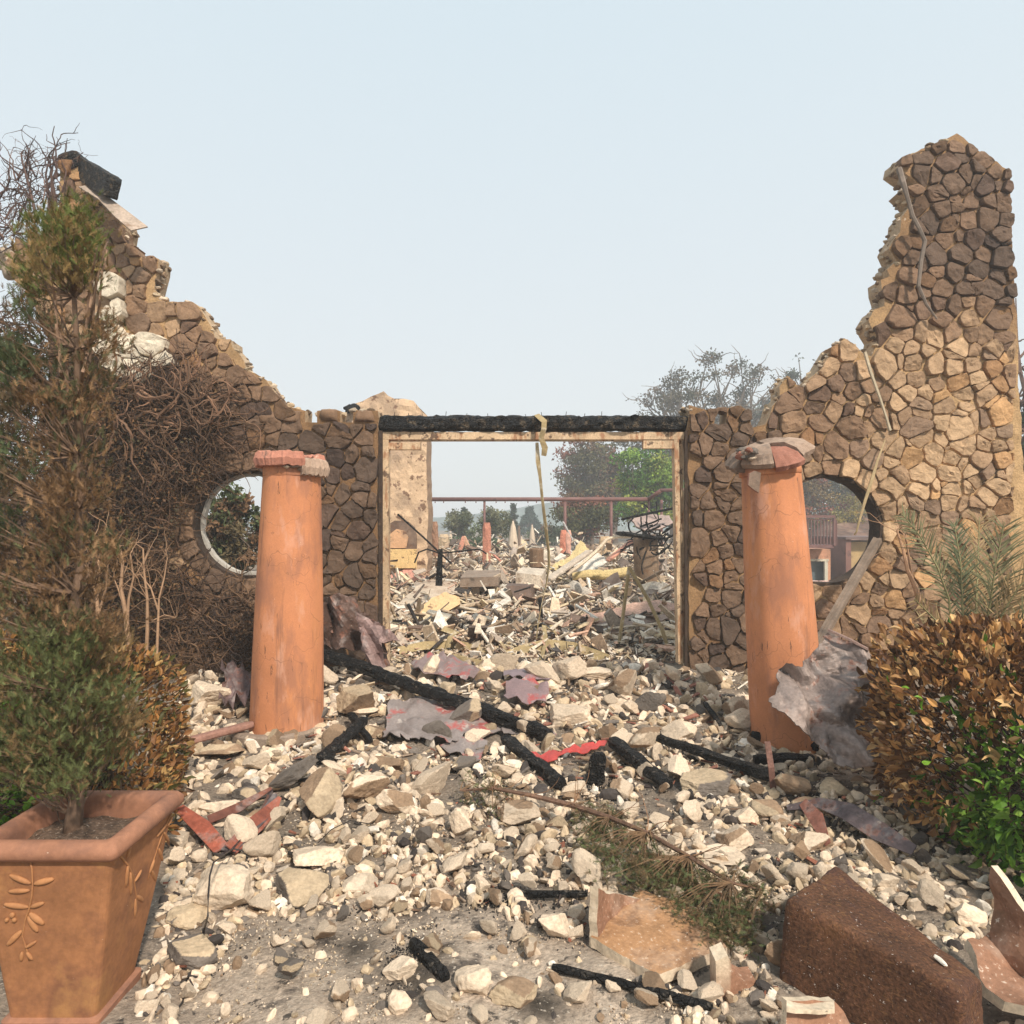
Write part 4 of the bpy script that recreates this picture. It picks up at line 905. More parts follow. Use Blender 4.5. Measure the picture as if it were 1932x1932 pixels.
MARKS = [(405, 1680, 'the rounded boulder by the planter'), (345, 1800, 'the dark slabs by the planter'), (548, 1670, 'the triangular grey slab'), (552, 1465, 'the smoke grey stone stub'), (583, 1520, 'the dark rectangular block'), (739, 1510, 'the grey topped squared block'), (690, 1490, 'the block with a burnt hollow'),
 (683, 1330, 'the brown stone with a cream end'), (408, 1410, 'the cracked brown stone'), (868, 1550, 'the tall pointed white stone'), (975, 1535, 'the smoky yellowish boulder'), (670, 1670, 'the tan rounded foreground rock'), (825, 1700, 'the tan faceted foreground rock'), (757, 1830, 'the white rock with a hole'),
 (897, 1845, 'the white double lobed rock'), (970, 1880, 'the broken rock at the bottom'), (1048, 1750, 'the cream stack by the shard'), (1345, 1475, 'the smoke darkened boulder'), (1497, 1480, 'the upright rusty strip'), (1550, 1525, 'the long brown block'), (1458, 1525, 'the brown diamond shaped stone'), (1390, 1580, 'the cream topped tan stone'),
 (1540, 1590, 'the rusty flashing'), (1355, 1620, 'the long stone with a burnt end'), (1180, 1290, 'the tan angular block'), (1130, 1275, 'the wide tan stone below the doorway'), (1228, 1330, 'the brown square stone'), (1075, 1350, 'the large rounded cream stone'), (1385, 1340, 'the tall tan block'), (1290, 1380, 'the broad cream stone'), (380, 1315, 'the white plaster lump'),
 (410, 1525, 'the pale knobbly stone'), (645, 1425, 'the log by the left column'), (1005, 1450, 'the thick central charred log'), (1130, 1450, 'the charred stump'), (1210, 1460, 'the log right of the stump'), (1080, 1430, 'the red membrane strip'), (840, 1370, 'the largest red membrane'), (1180, 1640, 'the fallen juniper branch'), (1320, 1700, 'the fallen branch tip'),
 (1240, 1760, 'the open pot shard'), (1385, 1850, 'the boot shaped foot shard'), (810, 1810, 'the curved charred stick'), (1030, 1694, 'the short charred stick'), (1190, 1880, 'the long thin charred stick'), (470, 1570, 'the curled black gutter'), (540, 1415, 'the left column footing'), (820, 1300, 'the long charred beam'), (1650, 1600, 'the long dark flashing'), (1480, 1410, 'the foot of the right column'),
 (400, 1385, 'the salmon painted plank'), (880, 1440, 'the torn grey membrane'), (660, 1580, 'the wire over pale rubble'), (1540, 1640, 'the top corner of the root ball'), (1100, 1500, 'the bare ash patch'), (620, 1760, 'the ash path edge'), (480, 1750, 'the white wedge beside the grey slab'), (1700, 1680, 'the largest white hedge stone'), (960, 1360, 'the grey scrap at the beam end'), (1000, 1325, 'the purplish membrane')]
def place_label(x, y, s, kd):
    m = min(MARKS, key=lambda q: (q[0] - x) ** 2 + 1.6 * (q[1] - y) ** 2); dx, dy = x - m[0], (y - m[1]) * 1.3
    w = 'just right of' if dx > abs(dy) else 'just left of' if -dx > abs(dy) else 'just in front of' if dy > 0 else 'just behind'
    return ('large ' if s / .62 > 38 else 'small ' if s / .62 < 27 else '') + LAB[kd] + ' ' + w + ' ' + m[2]
RLAB = {}
for (x, y, s) in placed:
    if y < 1500: kd = random.choices(['cream', 'tan', 'brown', 'grey'], [4, 3.6, 2, .7])[0]
    elif x > 1540: kd = random.choices(['cream', 'tan', 'grey'], [6, 1, 2])[0]
    else: kd = random.choices(['cream', 'tan', 'brown', 'grey'], [6, 2.4, .9, .7])[0]
    p = G(x, y); sz = s / .62 * p.y / F * .66
    o = bpy.data.objects.new('rock', random.choice(RVAR[kd])); C.objects.link(o)
    o.location = p + Vector((0, 0, sz * random.uniform(.12, .42))); o.scale = (sz * random.uniform(.9, 1.25), sz * random.uniform(.8, 1.1), sz * random.uniform(.75, 1.1))
    o.rotation_euler = (random.gauss(0, .5), random.gauss(0, .5), random.uniform(0, 6.28))
    lb = place_label(x, y, s, kd); tag(o, lb, 'stone', 'fallen stones of the rubble field')
# countless small stones and grit: one mass
def rubble_mass(name, label, n, lo, hi, sub, yr, meshes=24, floor=.09, density=True, pal=None, xr=(262, 1960), liftk=.3):
    xs = np.random.uniform(xr[0], xr[1], n * 2); ys = np.random.uniform(yr[0], yr[1], n * 2)
    keep = np.array([(random.random() < max(dens(a, b), 0 if dens(a, b) == 0 else floor)) and not (b < 1400 and (a < 330 or a > 1640)) for a, b in zip(xs, ys)])
    nn = np.array([mnoise.noise(Vector((a / 60, b / 45, 1.3))) for a, b in zip(xs, ys)]); keep &= (nn + np.random.uniform(-.25, .25, len(nn))) > -.24
    xs, ys = xs[keep][:n], ys[keep][:n]; pos = Gv(xs, ys); n = len(pos)
    px = np.exp(np.random.uniform(math.log(lo), math.log(hi), n)); sz = px * pos[:, 1] / F * .56; pos[:, 2] += sz * np.random.uniform(-.1, .7, n) * liftk * 2
    mb = MB(); which = np.random.randint(0, meshes, n)
    pal = np.array(pal if pal is not None else [CREAM, CREAM * 1.1, WHITE, CREAM * .85, TAN, TAN * .8, BROWN, GREY, DARK])
    pr = np.array([5, 3, 1.4, 4, 3.4, 2.6, 2.2, 1.6, 2.0])[:len(pal)]; pr = pr / pr.sum()
    for k in range(meshes):
        v, f, ix = rock_geo(500 + k, sub, random.choice([5, 6, 7]), (1, random.uniform(.45, .95), random.uniform(.28, .72)), .05); s_ = which == k
        c = pal[np.random.choice(len(pal), s_.sum(), p=pr)] * np.random.uniform(.8, 1.15, (s_.sum(), 1))
        scatter(mb, v, f, pos[s_], sz[s_], c)
    return tag(mb.build(name, 'grit', smooth=False), label, 'rubble', kind='stuff')
rubble_mass('small_rubble', 'countless small pale stones filling the gaps of the rubble field', 8200, 9, 38, 2, (1255, 1960))
rubble_mass('gravel', 'gravel and crumbs of plaster scattered over the ash', 40000, 2.0, 7.5, 1, (1270, 1990), meshes=14, floor=.5, liftk=.1)
# charcoal bits
def charcoal():
    mb = MB(); zones_ = [(800, 1850, 70, 35, 260), (1120, 1475, 90, 35, 260), (760, 1800, 50, 30, 120), (950, 1700, 60, 22, 120), (1400, 1440, 90, 30, 130), (620, 1460, 50, 30, 80), (1320, 1420, 120, 25, 80), (930, 1480, 80, 25, 120), (600, 1700, 120, 70, 90), (1450, 1750, 40, 60, 80), (360, 1800, 60, 60, 60), (1100, 1650, 400, 150, 260)]
    xs, ys = [], []
    for (cx, cy, sx, sy, n) in zones_:
        for _ in range(n * 3): xs.append(random.gauss(cx, sx * .55)); ys.append(min(1960, max(1270, random.gauss(cy, sy * .55))))
    pos = Gv(xs, ys); n = len(pos); sz = np.random.uniform(2, 9, n) * pos[:, 1] / F * .6
    v, f, ix = rock_geo(900, 1, 7, (1, .55, .4), 0); scatter(mb, v, f, pos, sz, np.array([(.015, .013, .012)]) * np.random.uniform(.7, 2.2, (n, 1)))
    return tag(mb.build('charcoal', 'grit'), 'crumbled black charcoal bits strewn among the stones', 'charcoal', kind='stuff')
charcoal()
# wood splinters and thin plaster chips near the doorway
def chips(name, label, n, xr, yr, pal, L=(12, 42), lift=.03, tilt=.35, tm=None):
    xs = np.random.uniform(*xr, n); ys = np.random.uniform(*yr, n); keep = np.array([dens(a, b) > .2 for a, b in zip(xs, ys)]); pos = Gv(xs[keep], ys[keep]); n = len(pos)
    box_v = np.array([(x, y, z) for x in (-.5, .5) for y in (-.5, .5) for z in (-.5, .5)]); box_v[:, 0] *= np.where(box_v[:, 1] > 0, .6, 1)
    bf = np.array([(0, 1, 3, 2), (4, 6, 7, 5), (0, 4, 5, 1), (2, 3, 7, 6), (0, 2, 6, 4), (1, 5, 7, 3)])
    l_ = np.random.uniform(*L, n) * pos[:, 1] / F; sc = np.stack([l_ * np.random.uniform(.12, .5, n), l_, l_ * .06 + .004], 1); pos[:, 2] += np.random.uniform(0, lift, n)
    c = np.array(pal)[np.random.randint(0, len(pal), n)] * np.random.uniform(.8, 1.15, (n, 1)); mb = MB(); scatter(mb, box_v, bf, pos, sc, c, randrot(n, tilt))
    return tag(mb.build(name, 'debris'), label, 'debris', kind='stuff')
chips('splinters', 'splinters and thin plaster chips among the stones outside the doorway', 900, (560, 1420), (1262, 1480), [CREAM, TAN, BROWN, WHITE, GREY, (.3, .13, .09)], (8, 30), .06)

chips('charred_splinters', 'charred splinters, rusty scraps and thin tile chips lying over the stones in front of the columns', 1500, (300, 1640), (1330, 1900), [(.03, .025, .022), (.05, .035, .03), (.14, .085, .055), (.30, .22, .16), (.26, .10, .06), (.45, .37, .29)], (5, 26), .03, .3)

# ================================================================== TERRACOTTA PLANTER WITH JUNIPER
z1, z2, xr_, xl = 2.15, 2.60, -1.242, -1.705; zt = .60
pl = thing('terracotta_planter', 'large square terracotta planter with olive sprig reliefs, soil filled, bottom left', 'planter', ((xl + xr_) / 2, (z1 + z2) / 2, 0))
def frust(mb, a, b, za, zb, col=(.5, .5, .5), inner=None):
    pass
def sq(xa, xb, ya, yb, z, r=.012, n=4):
    pts = []
    for (cx, cy, a0) in ((xb - r, ya + r, -90), (xb - r, yb - r, 0), (xa + r, yb - r, 90), (xa + r, ya + r, 180)):
        for i in range(n + 1): a = rad(a0 + 90 * i / n); pts.append((cx + r * math.cos(a), cy + r * math.sin(a), z))
    return pts
def loft(mb, loops, col=(.5, .5, .5), capb=True, capt=False):
    n = len(loops[0]); V = [p for l_ in loops for p in l_]
    Fq = [(i * n + k, i * n + (k + 1) % n, (i + 1) * n + (k + 1) % n, (i + 1) * n + k) for i in range(len(loops) - 1) for k in range(n)]
    if capb: Fq.append(tuple(range(n))[::-1])
    if capt: Fq.append(tuple((len(loops) - 1) * n + k for k in range(n)))
    return mb.add(V, Fq, col)
def insets(t):   # t 0 bottom .. 1 top; body tapers
    k = (1 - t) ** 1.15
    return xl + .022 + .07 * k, xr_ - .022 - .07 * k, z1 + .022 + .03 * k, z2 - .022 - .13 * k
mb = MB(); loops = []
for t in np.linspace(0, 1, 10): loops.append(sq(*insets(t), .02 + (zt - .05 - .02) * t, .022))
loft(mb, loops, capb=True); body = mb.build('body', 'pot', pl, smooth=False)
mb = MB(); rm = []
for (e, z) in ((.03, zt - .062), (.004, zt - .055), (-.008, zt - .04), (-.008, zt - .018), (.006, zt), (.03, zt + .004), (.048, zt - .006), (.054, zt - .03), (.058, zt - .10)):
    rm.append(sq(xl + e, xr_ - e, z1 + e, z2 - e, z, .02))
loft(mb, rm, capb=False); mb.build('rim', 'pot_rim', pl, smooth=True)
mb = MB(); loft(mb, [sq(xl + .078, xr_ - .078, z1 + .038, z2 - .138, -.06, .02), sq(xl + .075, xr_ - .075, z1 + .035, z2 - .135, .018, .02), sq(xl + .10, xr_ - .10, z1 + .06, z2 - .16, .028, .02)]); mb.build('plinth', 'pot_rim', pl)
mb = MB(); gxs = np.linspace(xl + .045, xr_ - .045, 26); gys = np.linspace(z1 + .045, z2 - .045, 26); V = [(a, b, zt - .075 + .02 * mnoise.noise(Vector((a * 14, b * 14, 0))) + .03 * math.exp(-((a + 1.52) ** 2 + (b - 2.37) ** 2) / .01)) for a in gxs for b in gys]
mb.add(V, [(i * 26 + j, (i + 1) * 26 + j, (i + 1) * 26 + j + 1, i * 26 + j + 1) for i in range(25) for j in range(25)]); mb.build('soil', 'soil', pl, smooth=True)
# relief sprigs
LV, LFc = ICO[2]
def relief(pts_px, leaves, face):
    mb = MB()
    def on(x, y):
        if face == 'front':
            z = z1
            for _ in range(6):
                p = P(x, y, z); t = np.clip((p.z - .06) / (zt - .11), 0, 1); z = insets(t)[2]
            return P(x, y, z - .002), Vector((0, -1, .2)).normalized()
        X = xr_; 
        for _ in range(8):
            d = X * F / (x - CX); p = P(x, y, d); t = np.clip((p.z - .06) / (zt - .11), 0, 1); X = insets(t)[1]
        return p + Vector((.002, 0, 0)), Vector((1, 0, .2)).normalized()
    pp = [on(*q)[0] for q in pts_px]; tube(mb, pp, .0032, 6)
    for (x0, y0, x1, y1, w) in leaves:
        a, nrm = on(x0, y0); b, _ = on(x1, y1); d = b - a; L = d.length; d.normalize(); s = d.cross(nrm).normalized(); c = (a + b) / 2
        M_ = np.array([s * w, d * (L / 2), nrm * .007]); mb.add(LV @ M_ + np.array(c), LFc)
    return mb
mb = relief([(56, 1615), (60, 1640), (62, 1668), (60, 1690), (56, 1712), (48, 1735), (42, 1765), (50, 1790), (56, 1812)],
    [(60, 1668, 16, 1650, .009), (62, 1668, 103, 1658, .010), (58, 1680, 14, 1682, .008), (56, 1712, 5, 1706, .009), (56, 1712, 84, 1703, .008), (54, 1722, 84, 1745, .011), (52, 1728, 72, 1760, .010), (42, 1755, 12, 1785, .010), (46, 1790, 70, 1775, .006), (42, 1795, 40, 1815, .007), (50, 1795, 62, 1812, .006), (26, 1722, 20, 1732, .009), (30, 1732, 24, 1740, .009), (16, 1732, 10, 1740, .007)], 'front')
mb.build('relief_sprig', 'relief', pl, smooth=True)
mb = relief([(222, 1610), (240, 1632), (250, 1652), (256, 1690), (255, 1725)], [(240, 1632, 236, 1675, .008), (245, 1645, 246, 1690, .009), (252, 1665, 266, 1640, .006), (256, 1690, 270, 1700, .008), (254, 1695, 253, 1735, .008), (246, 1590, 238, 1620, .006)], 'right'); mb.build('relief_sprig', 'relief', pl, smooth=True)
mb = relief([(322, 1535), (310, 1560), (300, 1590), (286, 1630), (278, 1660)], [(316, 1550, 294, 1580, .007), (308, 1570, 318, 1590, .007), (298, 1600, 306, 1625, .007), (290, 1620, 280, 1650, .008), (284, 1640, 292, 1662, .007), (324, 1540, 314, 1560, .007)], 'right'); mb.build('relief_sprig', 'relief', pl, smooth=True)

jt = thing('potted_juniper', 'tall half scorched juniper growing in the terracotta planter', 'tree', P(135, 1572, 2.37))
mb = MB(); BK = np.array((.16, .10, .065))
TR = [(135, 1575), (140, 1540), (148, 1490), (140, 1420), (132, 1300), (128, 1200), (146, 1120), (152, 1050), (148, 960), (150, 860), (146, 760), (146, 660), (140, 560), (128, 470), (122, 420)]
tp = [P(x, y, 2.37 + .02 * math.sin(i)) for i, (x, y) in enumerate(TR)]
tube(mb, tp, [.030, .026, .021, .019, .017, .016, .015, .014, .013, .012, .011, .009, .007, .005, .003], 9, BK, rough=.12)
mb.build('trunk', 'bark', jt, smooth=True)
mb = MB(); rs = random.Random(3)
for k in range(7):   # long bare leaders in the upper half
    x0 = rs.uniform(120, 160); x1 = rs.choice([rs.uniform(65, 115), rs.uniform(165, 212)]); pts = [P(x0 + (x1 - x0) * t ** .7 + rs.uniform(-4, 4), 780 - (780 - rs.uniform(420, 480)) * t, 2.37 + rs.uniform(-.05, .05) + .1 * math.sin(k) * t) for t in np.linspace(0, 1, 9)]
    tube(mb, pts, [.007, .0065, .006, .0055, .005, .004, .0035, .003, .002], 5, BK * rs.uniform(.9, 1.9), rough=.1)
def leafpoint_tree(poly, n, z0, dz, seed, ok=None):
    r = random.Random(seed); xs = [p[0] for p in poly]; ys = [p[1] for p in poly]; out = []
    while len(out) < n:
        x = r.uniform(min(xs), max(xs)); y = r.uniform(min(ys), max(ys))
        if not inpoly(x, y, poly) or (ok and r.random() > ok(x, y)): continue
        out.append((x, y, z0 + r.gauss(0, dz)))
    return out
JP = [(58, 470), (75, 420), (105, 402), (135, 398), (150, 386), (176, 400), (188, 450), (196, 540), (215, 590), (222, 650), (205, 720), (180, 780), (200, 850), (196, 940), (215, 1010), (225, 1080), (190, 1140), (212, 1200), (232, 1280), (250, 1350), (250, 1410), (230, 1450), (190, 1480), (150, 1500), (100, 1500), (60, 1490), (-50, 1460), (-90, 1250), (-90, 900), (-60, 640), (-10, 600), (40, 540)]
def jok(x, y):
    d = .30 + 1.7 * mnoise.noise(Vector((x / 42, y / 34, 2.2)))
    if 570 < y < 730 and x > 110: d = .14 if (x < 180) else .45
    if y < 540: d = .62 + .5 * d
    if y > 1180: d += .35
    if 740 < y < 1150 and x > 170: d -= .15
    return max(.03, d)
jc = leafpoint_tree(JP, 600, 2.37, .10, 5, jok)
spos, sdir, scol = [], [], []
tpn = np.array([tuple(p) for p in tp])
for (x, y, z) in jc:
    e = P(x, y, z); k = np.abs(tpn[:, 2] - (e.z - .10)).argmin(); s = Vector(tpn[k]); L = (e - s).length
    pts = [s.lerp(e, t) + Vector((0, 0, -.06 * math.sin(math.pi * t) * L)) + Vector((rs.uniform(-.008, .008), rs.uniform(-.008, .008), 0)) for t in np.linspace(0, 1, 6)]
    tube(mb, pts, [.0042, .0036, .003, .0025, .002, .001], 3, BK * rs.uniform(.6, 1.3), cap=False)
    d0 = (e - s).normalized()
    g = .5 + .9 * mnoise.noise(Vector((x / 55, y / 55, 7)))
    for _ in range(34):
        q_ = e + Vector((rs.gauss(0, .030), rs.gauss(0, .032), rs.gauss(0, .027))); d = (d0 * .5 + Vector((rs.gauss(0, .6), rs.gauss(0, .6), .75 + rs.gauss(0, .4)))).normalized()
        gg = g + rs.uniform(-.35, .35)
        if y < 560: c = (.095, .115, .026) if gg > .35 else (.19, .125, .045)
        elif y > 1200: c = (.11, .125, .045) if gg > .35 else (.19, .125, .055)
        elif x < 60 and y < 1000: c = (.06, .075, .03) if gg > .4 else (.12, .08, .04)
        else: c = (.09, .09, .038) if gg > .72 else (.19, .11, .052)
        spos.append(q_); sdir.append(d); scol.append(np.array(c) * rs.uniform(.7, 1.6))
mb.build('branches', 'twig', jt)
def dirrot(dirs):
    """rotation matrices taking +Y to dir with random roll"""
    d = np.array([tuple(x) for x in dirs]); d /= np.linalg.norm(d, axis=1, keepdims=True); r = np.random.normal(size=d.shape); a = np.cross(d, r); a /= np.linalg.norm(a, axis=1, keepdims=True); b = np.cross(a, d)
    return np.stack([a, d, b], 2)
def sprays(mb, pos, dirs, cols, lo, hi):
    pos = np.array([tuple(p) for p in pos]); R = dirrot(dirs); cols = np.array(cols); w = np.random.randint(0, len(SPRAYS), len(pos)); sz = np.random.uniform(lo, hi, len(pos))
    for k, (v, f) in enumerate(SPRAYS):
        s = w == k; scatter(mb, v, f, pos[s], sz[s], cols[s], R[s])
mb = MB(); sprays(mb, spos, sdir, scol, .022, .048); mb.build('foliage', 'needle', jt)

# ================================================================== HEDGES
def hedge(name, label, blobs, n, leafsz, colf, stems, seed, inner=.35):
    r = random.Random(seed); root = thing(name, label, 'hedge', (np.mean([b[0] for b in blobs]), np.mean([b[1] for b in blobs]), 0))
    pos, dirs, cols = [], [], []
    vol = [b[3] * b[4] * b[5] for b in blobs]
    while len(pos) < n:
        b = r.choices(blobs, vol)[0]; u = Vector((r.gauss(0, 1), r.gauss(0, 1), r.gauss(0, 1))).normalized()
        m = max(abs(u.x), abs(u.y), abs(u.z)) ** .55; k = (1 - inner * r.random() ** 1.3) * (1 + .13 * mnoise.noise(u * 4.0 + Vector((seed, 0, 0)))) / m
        p = Vector((b[0] + u.x * b[3] * k, b[1] + u.y * b[4] * k, b[2] + u.z * b[5] * k))
        if p.z < .04: continue
        if any(((p.x - c[0]) / c[3]) ** 4 + ((p.y - c[1]) / c[4]) ** 4 + ((p.z - c[2]) / c[5]) ** 4 < .30 for c in blobs): continue
        pos.append(p); dirs.append((u + Vector((r.gauss(0, .5), r.gauss(0, .5), r.gauss(0, .5) + .25)))); cols.append(colf(p, r))
    mb = MB(); sz = np.random.uniform(leafsz[0], leafsz[1], n); curl = np.random.uniform(.6, 1.2, n)
    scatter(mb, LEAF_V, LEAF_T, [tuple(p) for p in pos], np.stack([sz * np.random.uniform(.55, 1.0, n), sz, sz * np.random.uniform(.4, 2.6, n)], 1), cols, dirrot(dirs)); mb.build('leaves', 'leaf', root)
    mb = MB()
    for k in range(stems):
        b = r.choices(blobs, vol)[0]; a = Vector((b[0] + r.uniform(-.5, .5) * b[3], b[1] + r.uniform(-.5, .5) * b[4], 0)); e = r.choice(pos); pts = line_pts(a, e, 6, .02)
        tube(mb, pts, [.008, .007, .006, .005, .004, .003, .002], 4, np.array((.06, .036, .022)) * r.uniform(.6, 1.3), cap=False)
    mb.build('twigs', 'twig', root); return root
def hr_col(p, r):
    x = CX + p.x * F / p.y; y = CY + (CH - p.z) * F / p.y
    g = sstep(1690, 1900, x) * sstep(1250, 1500, y) * .95 + .45 * mnoise.noise(p * 6) - .12 * sstep(1600, 1680, y) * (1 - sstep(1850, 1900, x)) + .05
    if g + r.uniform(-.38, .38) > .55: return np.array(r.choice([(.09, .19, .015), (.15, .28, .03), (.05, .12, .012), (.20, .32, .05)])) * r.uniform(.7, 1.2)
    return np.array(r.choice([(.58, .31, .11), (.33, .16, .055), (.19, .09, .035), (.09, .045, .022), (.66, .42, .19), (.13, .06, .028), (.24, .12, .045)])) * r.uniform(.7, 1.25)
hedge('scorched_hedge', 'clipped hedge with brown curled leaves and green patches on the right', [(2.62, 3.60, .52, .60, .60, .55), (3.15, 3.45, .52, .5, .6, .55), (2.60, 3.18, .46, .55, .45, .45), (2.20, 3.42, .52, .30, .36, .38), (2.62, 2.80, .33, .40, .32, .30)], 12500, (.038, .080), hr_col, 260, 3)
def hl_col(p, r):
    x = CX + p.x * F / p.y; y = CY + (CH - p.z) * F / p.y
    if (x < 90 and y > 1300) and r.random() < .75: return np.array(r.choice([(.12, .25, .018), (.18, .32, .03), (.07, .15, .012)])) * r.uniform(.7, 1.2)
    return np.array(r.choice([(.36, .17, .05), (.24, .11, .04), (.14, .065, .025), (.10, .09, .025), (.44, .27, .10)])) * r.uniform(.6, 1.15)
hedge('scorched_hedge', 'scorched brown leaved hedge behind the terracotta planter on the left', [(-2.50, 3.9, .42, .55, .5, .46), (-3.2, 3.9, .45, .55, .5, .52), (-2.16, 3.75, .27, .32, .34, .32), (-1.92, 3.3, .25, .28, .22, .28), (-2.75, 3.35, .35, .4, .3, .38)], 9500, (.034, .065), hl_col, 160, 5)

# ================================================================== DEAD VINES AND SHRUBS
def walk(r, p, d, n, step, wob, clampy=None):
    pts = [p.copy()]
    for _ in range(n):
        d = (d + Vector((r.gauss(0, wob), r.gauss(0, wob * .4), r.gauss(0, wob)))).normalized(); p = p + d * step
        if clampy: p.y = min(max(p.y, clampy[0]), clampy[1])
        pts.append(p.copy())
    return pts, d
def vines(poly, n, seed, z0=6.62, zr=.14, dens_=None, L=(6, 16), cols=((.10, .055, .032), (.06, .036, .025), (.15, .088, .05)), r0=.008, dirf=None):
    r = random.Random(seed); mb = MB(); pts0 = leafpoint_tree(poly, n, z0, .05, seed, dens_)
    for (x, y, z) in pts0:
        p = P(x, y, z); a = r.uniform(0, 2 * math.pi); d = Vector((math.cos(a), 0, math.sin(a) * .8 + .1)) if not dirf else dirf(r)
        k = r.randint(*L); pts, d2 = walk(r, p, d, k, .045, .32, (z0 - zr, z0 + zr)); rr = r0 * r.uniform(.45, 1.3)
        c = np.array(r.choice(cols)) * r.uniform(.7, 1.3)
        tube(mb, pts, list(np.linspace(rr, rr * .35, len(pts))), 4, c, cap=False)
        for _ in range(r.randint(1, 4)):
            s = r.choice(pts); a = r.uniform(0, 2 * math.pi); b, _ = walk(r, s, Vector((math.cos(a), 0, math.sin(a))), r.randint(3, 7), .032, .4, (z0 - zr, z0 + zr)); tube(mb, b, list(np.linspace(rr * .55, rr * .2, len(b))), 3, c * .95, cap=False)
    return mb
VP = [(-80, 560), (60, 620), (200, 730), (330, 725), (400, 760), (425, 810), (420, 850), (400, 885), (350, 935), (325, 1010), (345, 1070), (400, 1095), (500, 1110), (500, 1250), (470, 1275), (330, 1265), (250, 1250), (-80, 1250)]
def vd(x, y):
    if (x - 466) ** 2 + (y - 989) ** 2 < 104 ** 2: return 0
    if 700 < y < 900 and x > 180: return 1
    if y > 1090: return .40
    if x > 280 and y > 900: return .42
    return .55
mb = vines(VP, 1900, 4, 6.60, .13, vd); rt = thing('dead_vine', 'dense tangle of dead brown vine stems covering the left stone wall', 'dead vine', P(250, 1275, 6.6))
mb.build('stems', 'twig', rt)
mb = vines([(200, 725), (330, 720), (410, 755), (415, 795), (330, 810), (200, 800)], 90, 14, 6.52, .10, None, (8, 18), ((.18, .10, .06), (.12, .07, .042)), .014, lambda r: Vector((r.uniform(-.2, 1), 0, r.uniform(-.5, .5))).normalized()); mb.build('thick_stems', 'twig', rt)
# dead leaf litter in the vine
def fuzz(poly, n, z0, dz, seed, cols, lo, hi, ok=None):
    pts = leafpoint_tree(poly, n, z0, dz, seed, ok); mb = MB(); c = np.array(cols)[np.random.randint(0, len(cols), n)] * np.random.uniform(.6, 1.3, (n, 1))
    scatter(mb, CARD_V, CARD_F, [tuple(P(*q_)) for q_ in pts], np.random.uniform(lo, hi, n), c); return mb
mb = fuzz([(-80, 560), (200, 700), (330, 800), (400, 880), (330, 1000), (340, 1240), (-80, 1250)], 26000, 6.58, .12, 8, [(.12, .062, .030), (.17, .085, .035), (.06, .038, .024), (.09, .07, .035)], .015, .045, lambda x, y: max(.05, .4 + .9 * mnoise.noise(Vector((x / 40, y / 40, 3))) - .002 * max(0, x - 200))); mb.build('dry_leaves', 'needle', rt)
mb = vines([(-80, 360), (20, 350), (60, 300), (105, 295), (112, 380), (95, 460), (20, 470), (-80, 520)], 150, 9, 6.75, .25, None, (5, 12), ((.10, .06, .05), (.07, .045, .04), (.16, .10, .08)), .009, lambda r: Vector((r.uniform(-.9, .9), r.uniform(-.3, .3), 1)).normalized())
tube(mb, [P(70, 420, 6.7), P(62, 380, 6.7), P(52, 340, 6.7), P(42, 305, 6.7), P(40, 290, 6.7), P(45, 283, 6.7)], [.016, .013, .011, .009, .008, .006], 5, (.13, .08, .065))
tube(mb, [P(62, 380, 6.7), P(45, 355, 6.7), P(28, 340, 6.7)], [.01, .007, .004], 4, (.13, .08, .065))
for x in (90, 96, 102): tube(mb, [P(x, 440, 6.7), P(x + 3, 380, 6.7), P(x + random.uniform(-8, 10), 330, 6.7), P(x + random.uniform(-8, 12), 294, 6.7)], [.02, .015, .009, .004], 5, (.09, .055, .045))
tag(mb.build('dead_bush', 'twig'), 'spiky dead bush against the sky at the top left corner of the ruin', 'dead bush')
def treelet(name, label, cat, paths, col, m='twig', extra=0, seed=1, spread=.05, group=None):
    mb = MB(); r = random.Random(seed)
    for (pts, r0, r1) in paths:
        pp = [P(*q_) for q_ in pts]; tube(mb, pp, list(np.linspace(r0, r1, len(pp))), 6, np.array(col) * r.uniform(.85, 1.15), rough=.1)
        for _ in range(extra):
            s = r.choice(pp[len(pp) // 2:]); d = Vector((r.gauss(0, .6), r.gauss(0, .3), abs(r.gauss(.6, .4)))).normalized(); b, _ = walk(r, s, d, r.randint(4, 8), spread, .25); tube(mb, b, list(np.linspace(r1 * .7, r1 * .2, len(b))), 3, np.array(col) * .9, cap=False)
    return tag(mb.build(name, m), label, cat, group)
zz = 5.9; LT = (.36, .22, .13)
treelet('bare_shrub', 'pale bare stemmed shrub with forked trunk, leftmost under the dead vines', 'dead shrub', [([(190, 1235, zz), (186, 1180, zz), (182, 1120, zz), (188, 1070, zz), (178, 1030, zz)], .022, .008), ([(186, 1160, zz), (200, 1110, zz), (204, 1060, zz)], .012, .005), ([(182, 1120, zz), (168, 1080, zz), (160, 1050, zz)], .009, .004)], LT, extra=5, seed=2)
treelet('bare_shrub', 'pale bare shrub with two upright stems, middle one under the dead vines', 'dead shrub', [([(244, 1245, zz), (242, 1200, zz), (236, 1150, zz), (228, 1110, zz), (232, 1060, zz), (226, 1030, zz)], .026, .008), ([(240, 1170, zz), (243, 1130, zz), (252, 1090, zz), (246, 1045, zz)], .013, .005), ([(236, 1150, zz), (226, 1120, zz), (215, 1090, zz)], .010, .004)], LT, extra=6, seed=3)
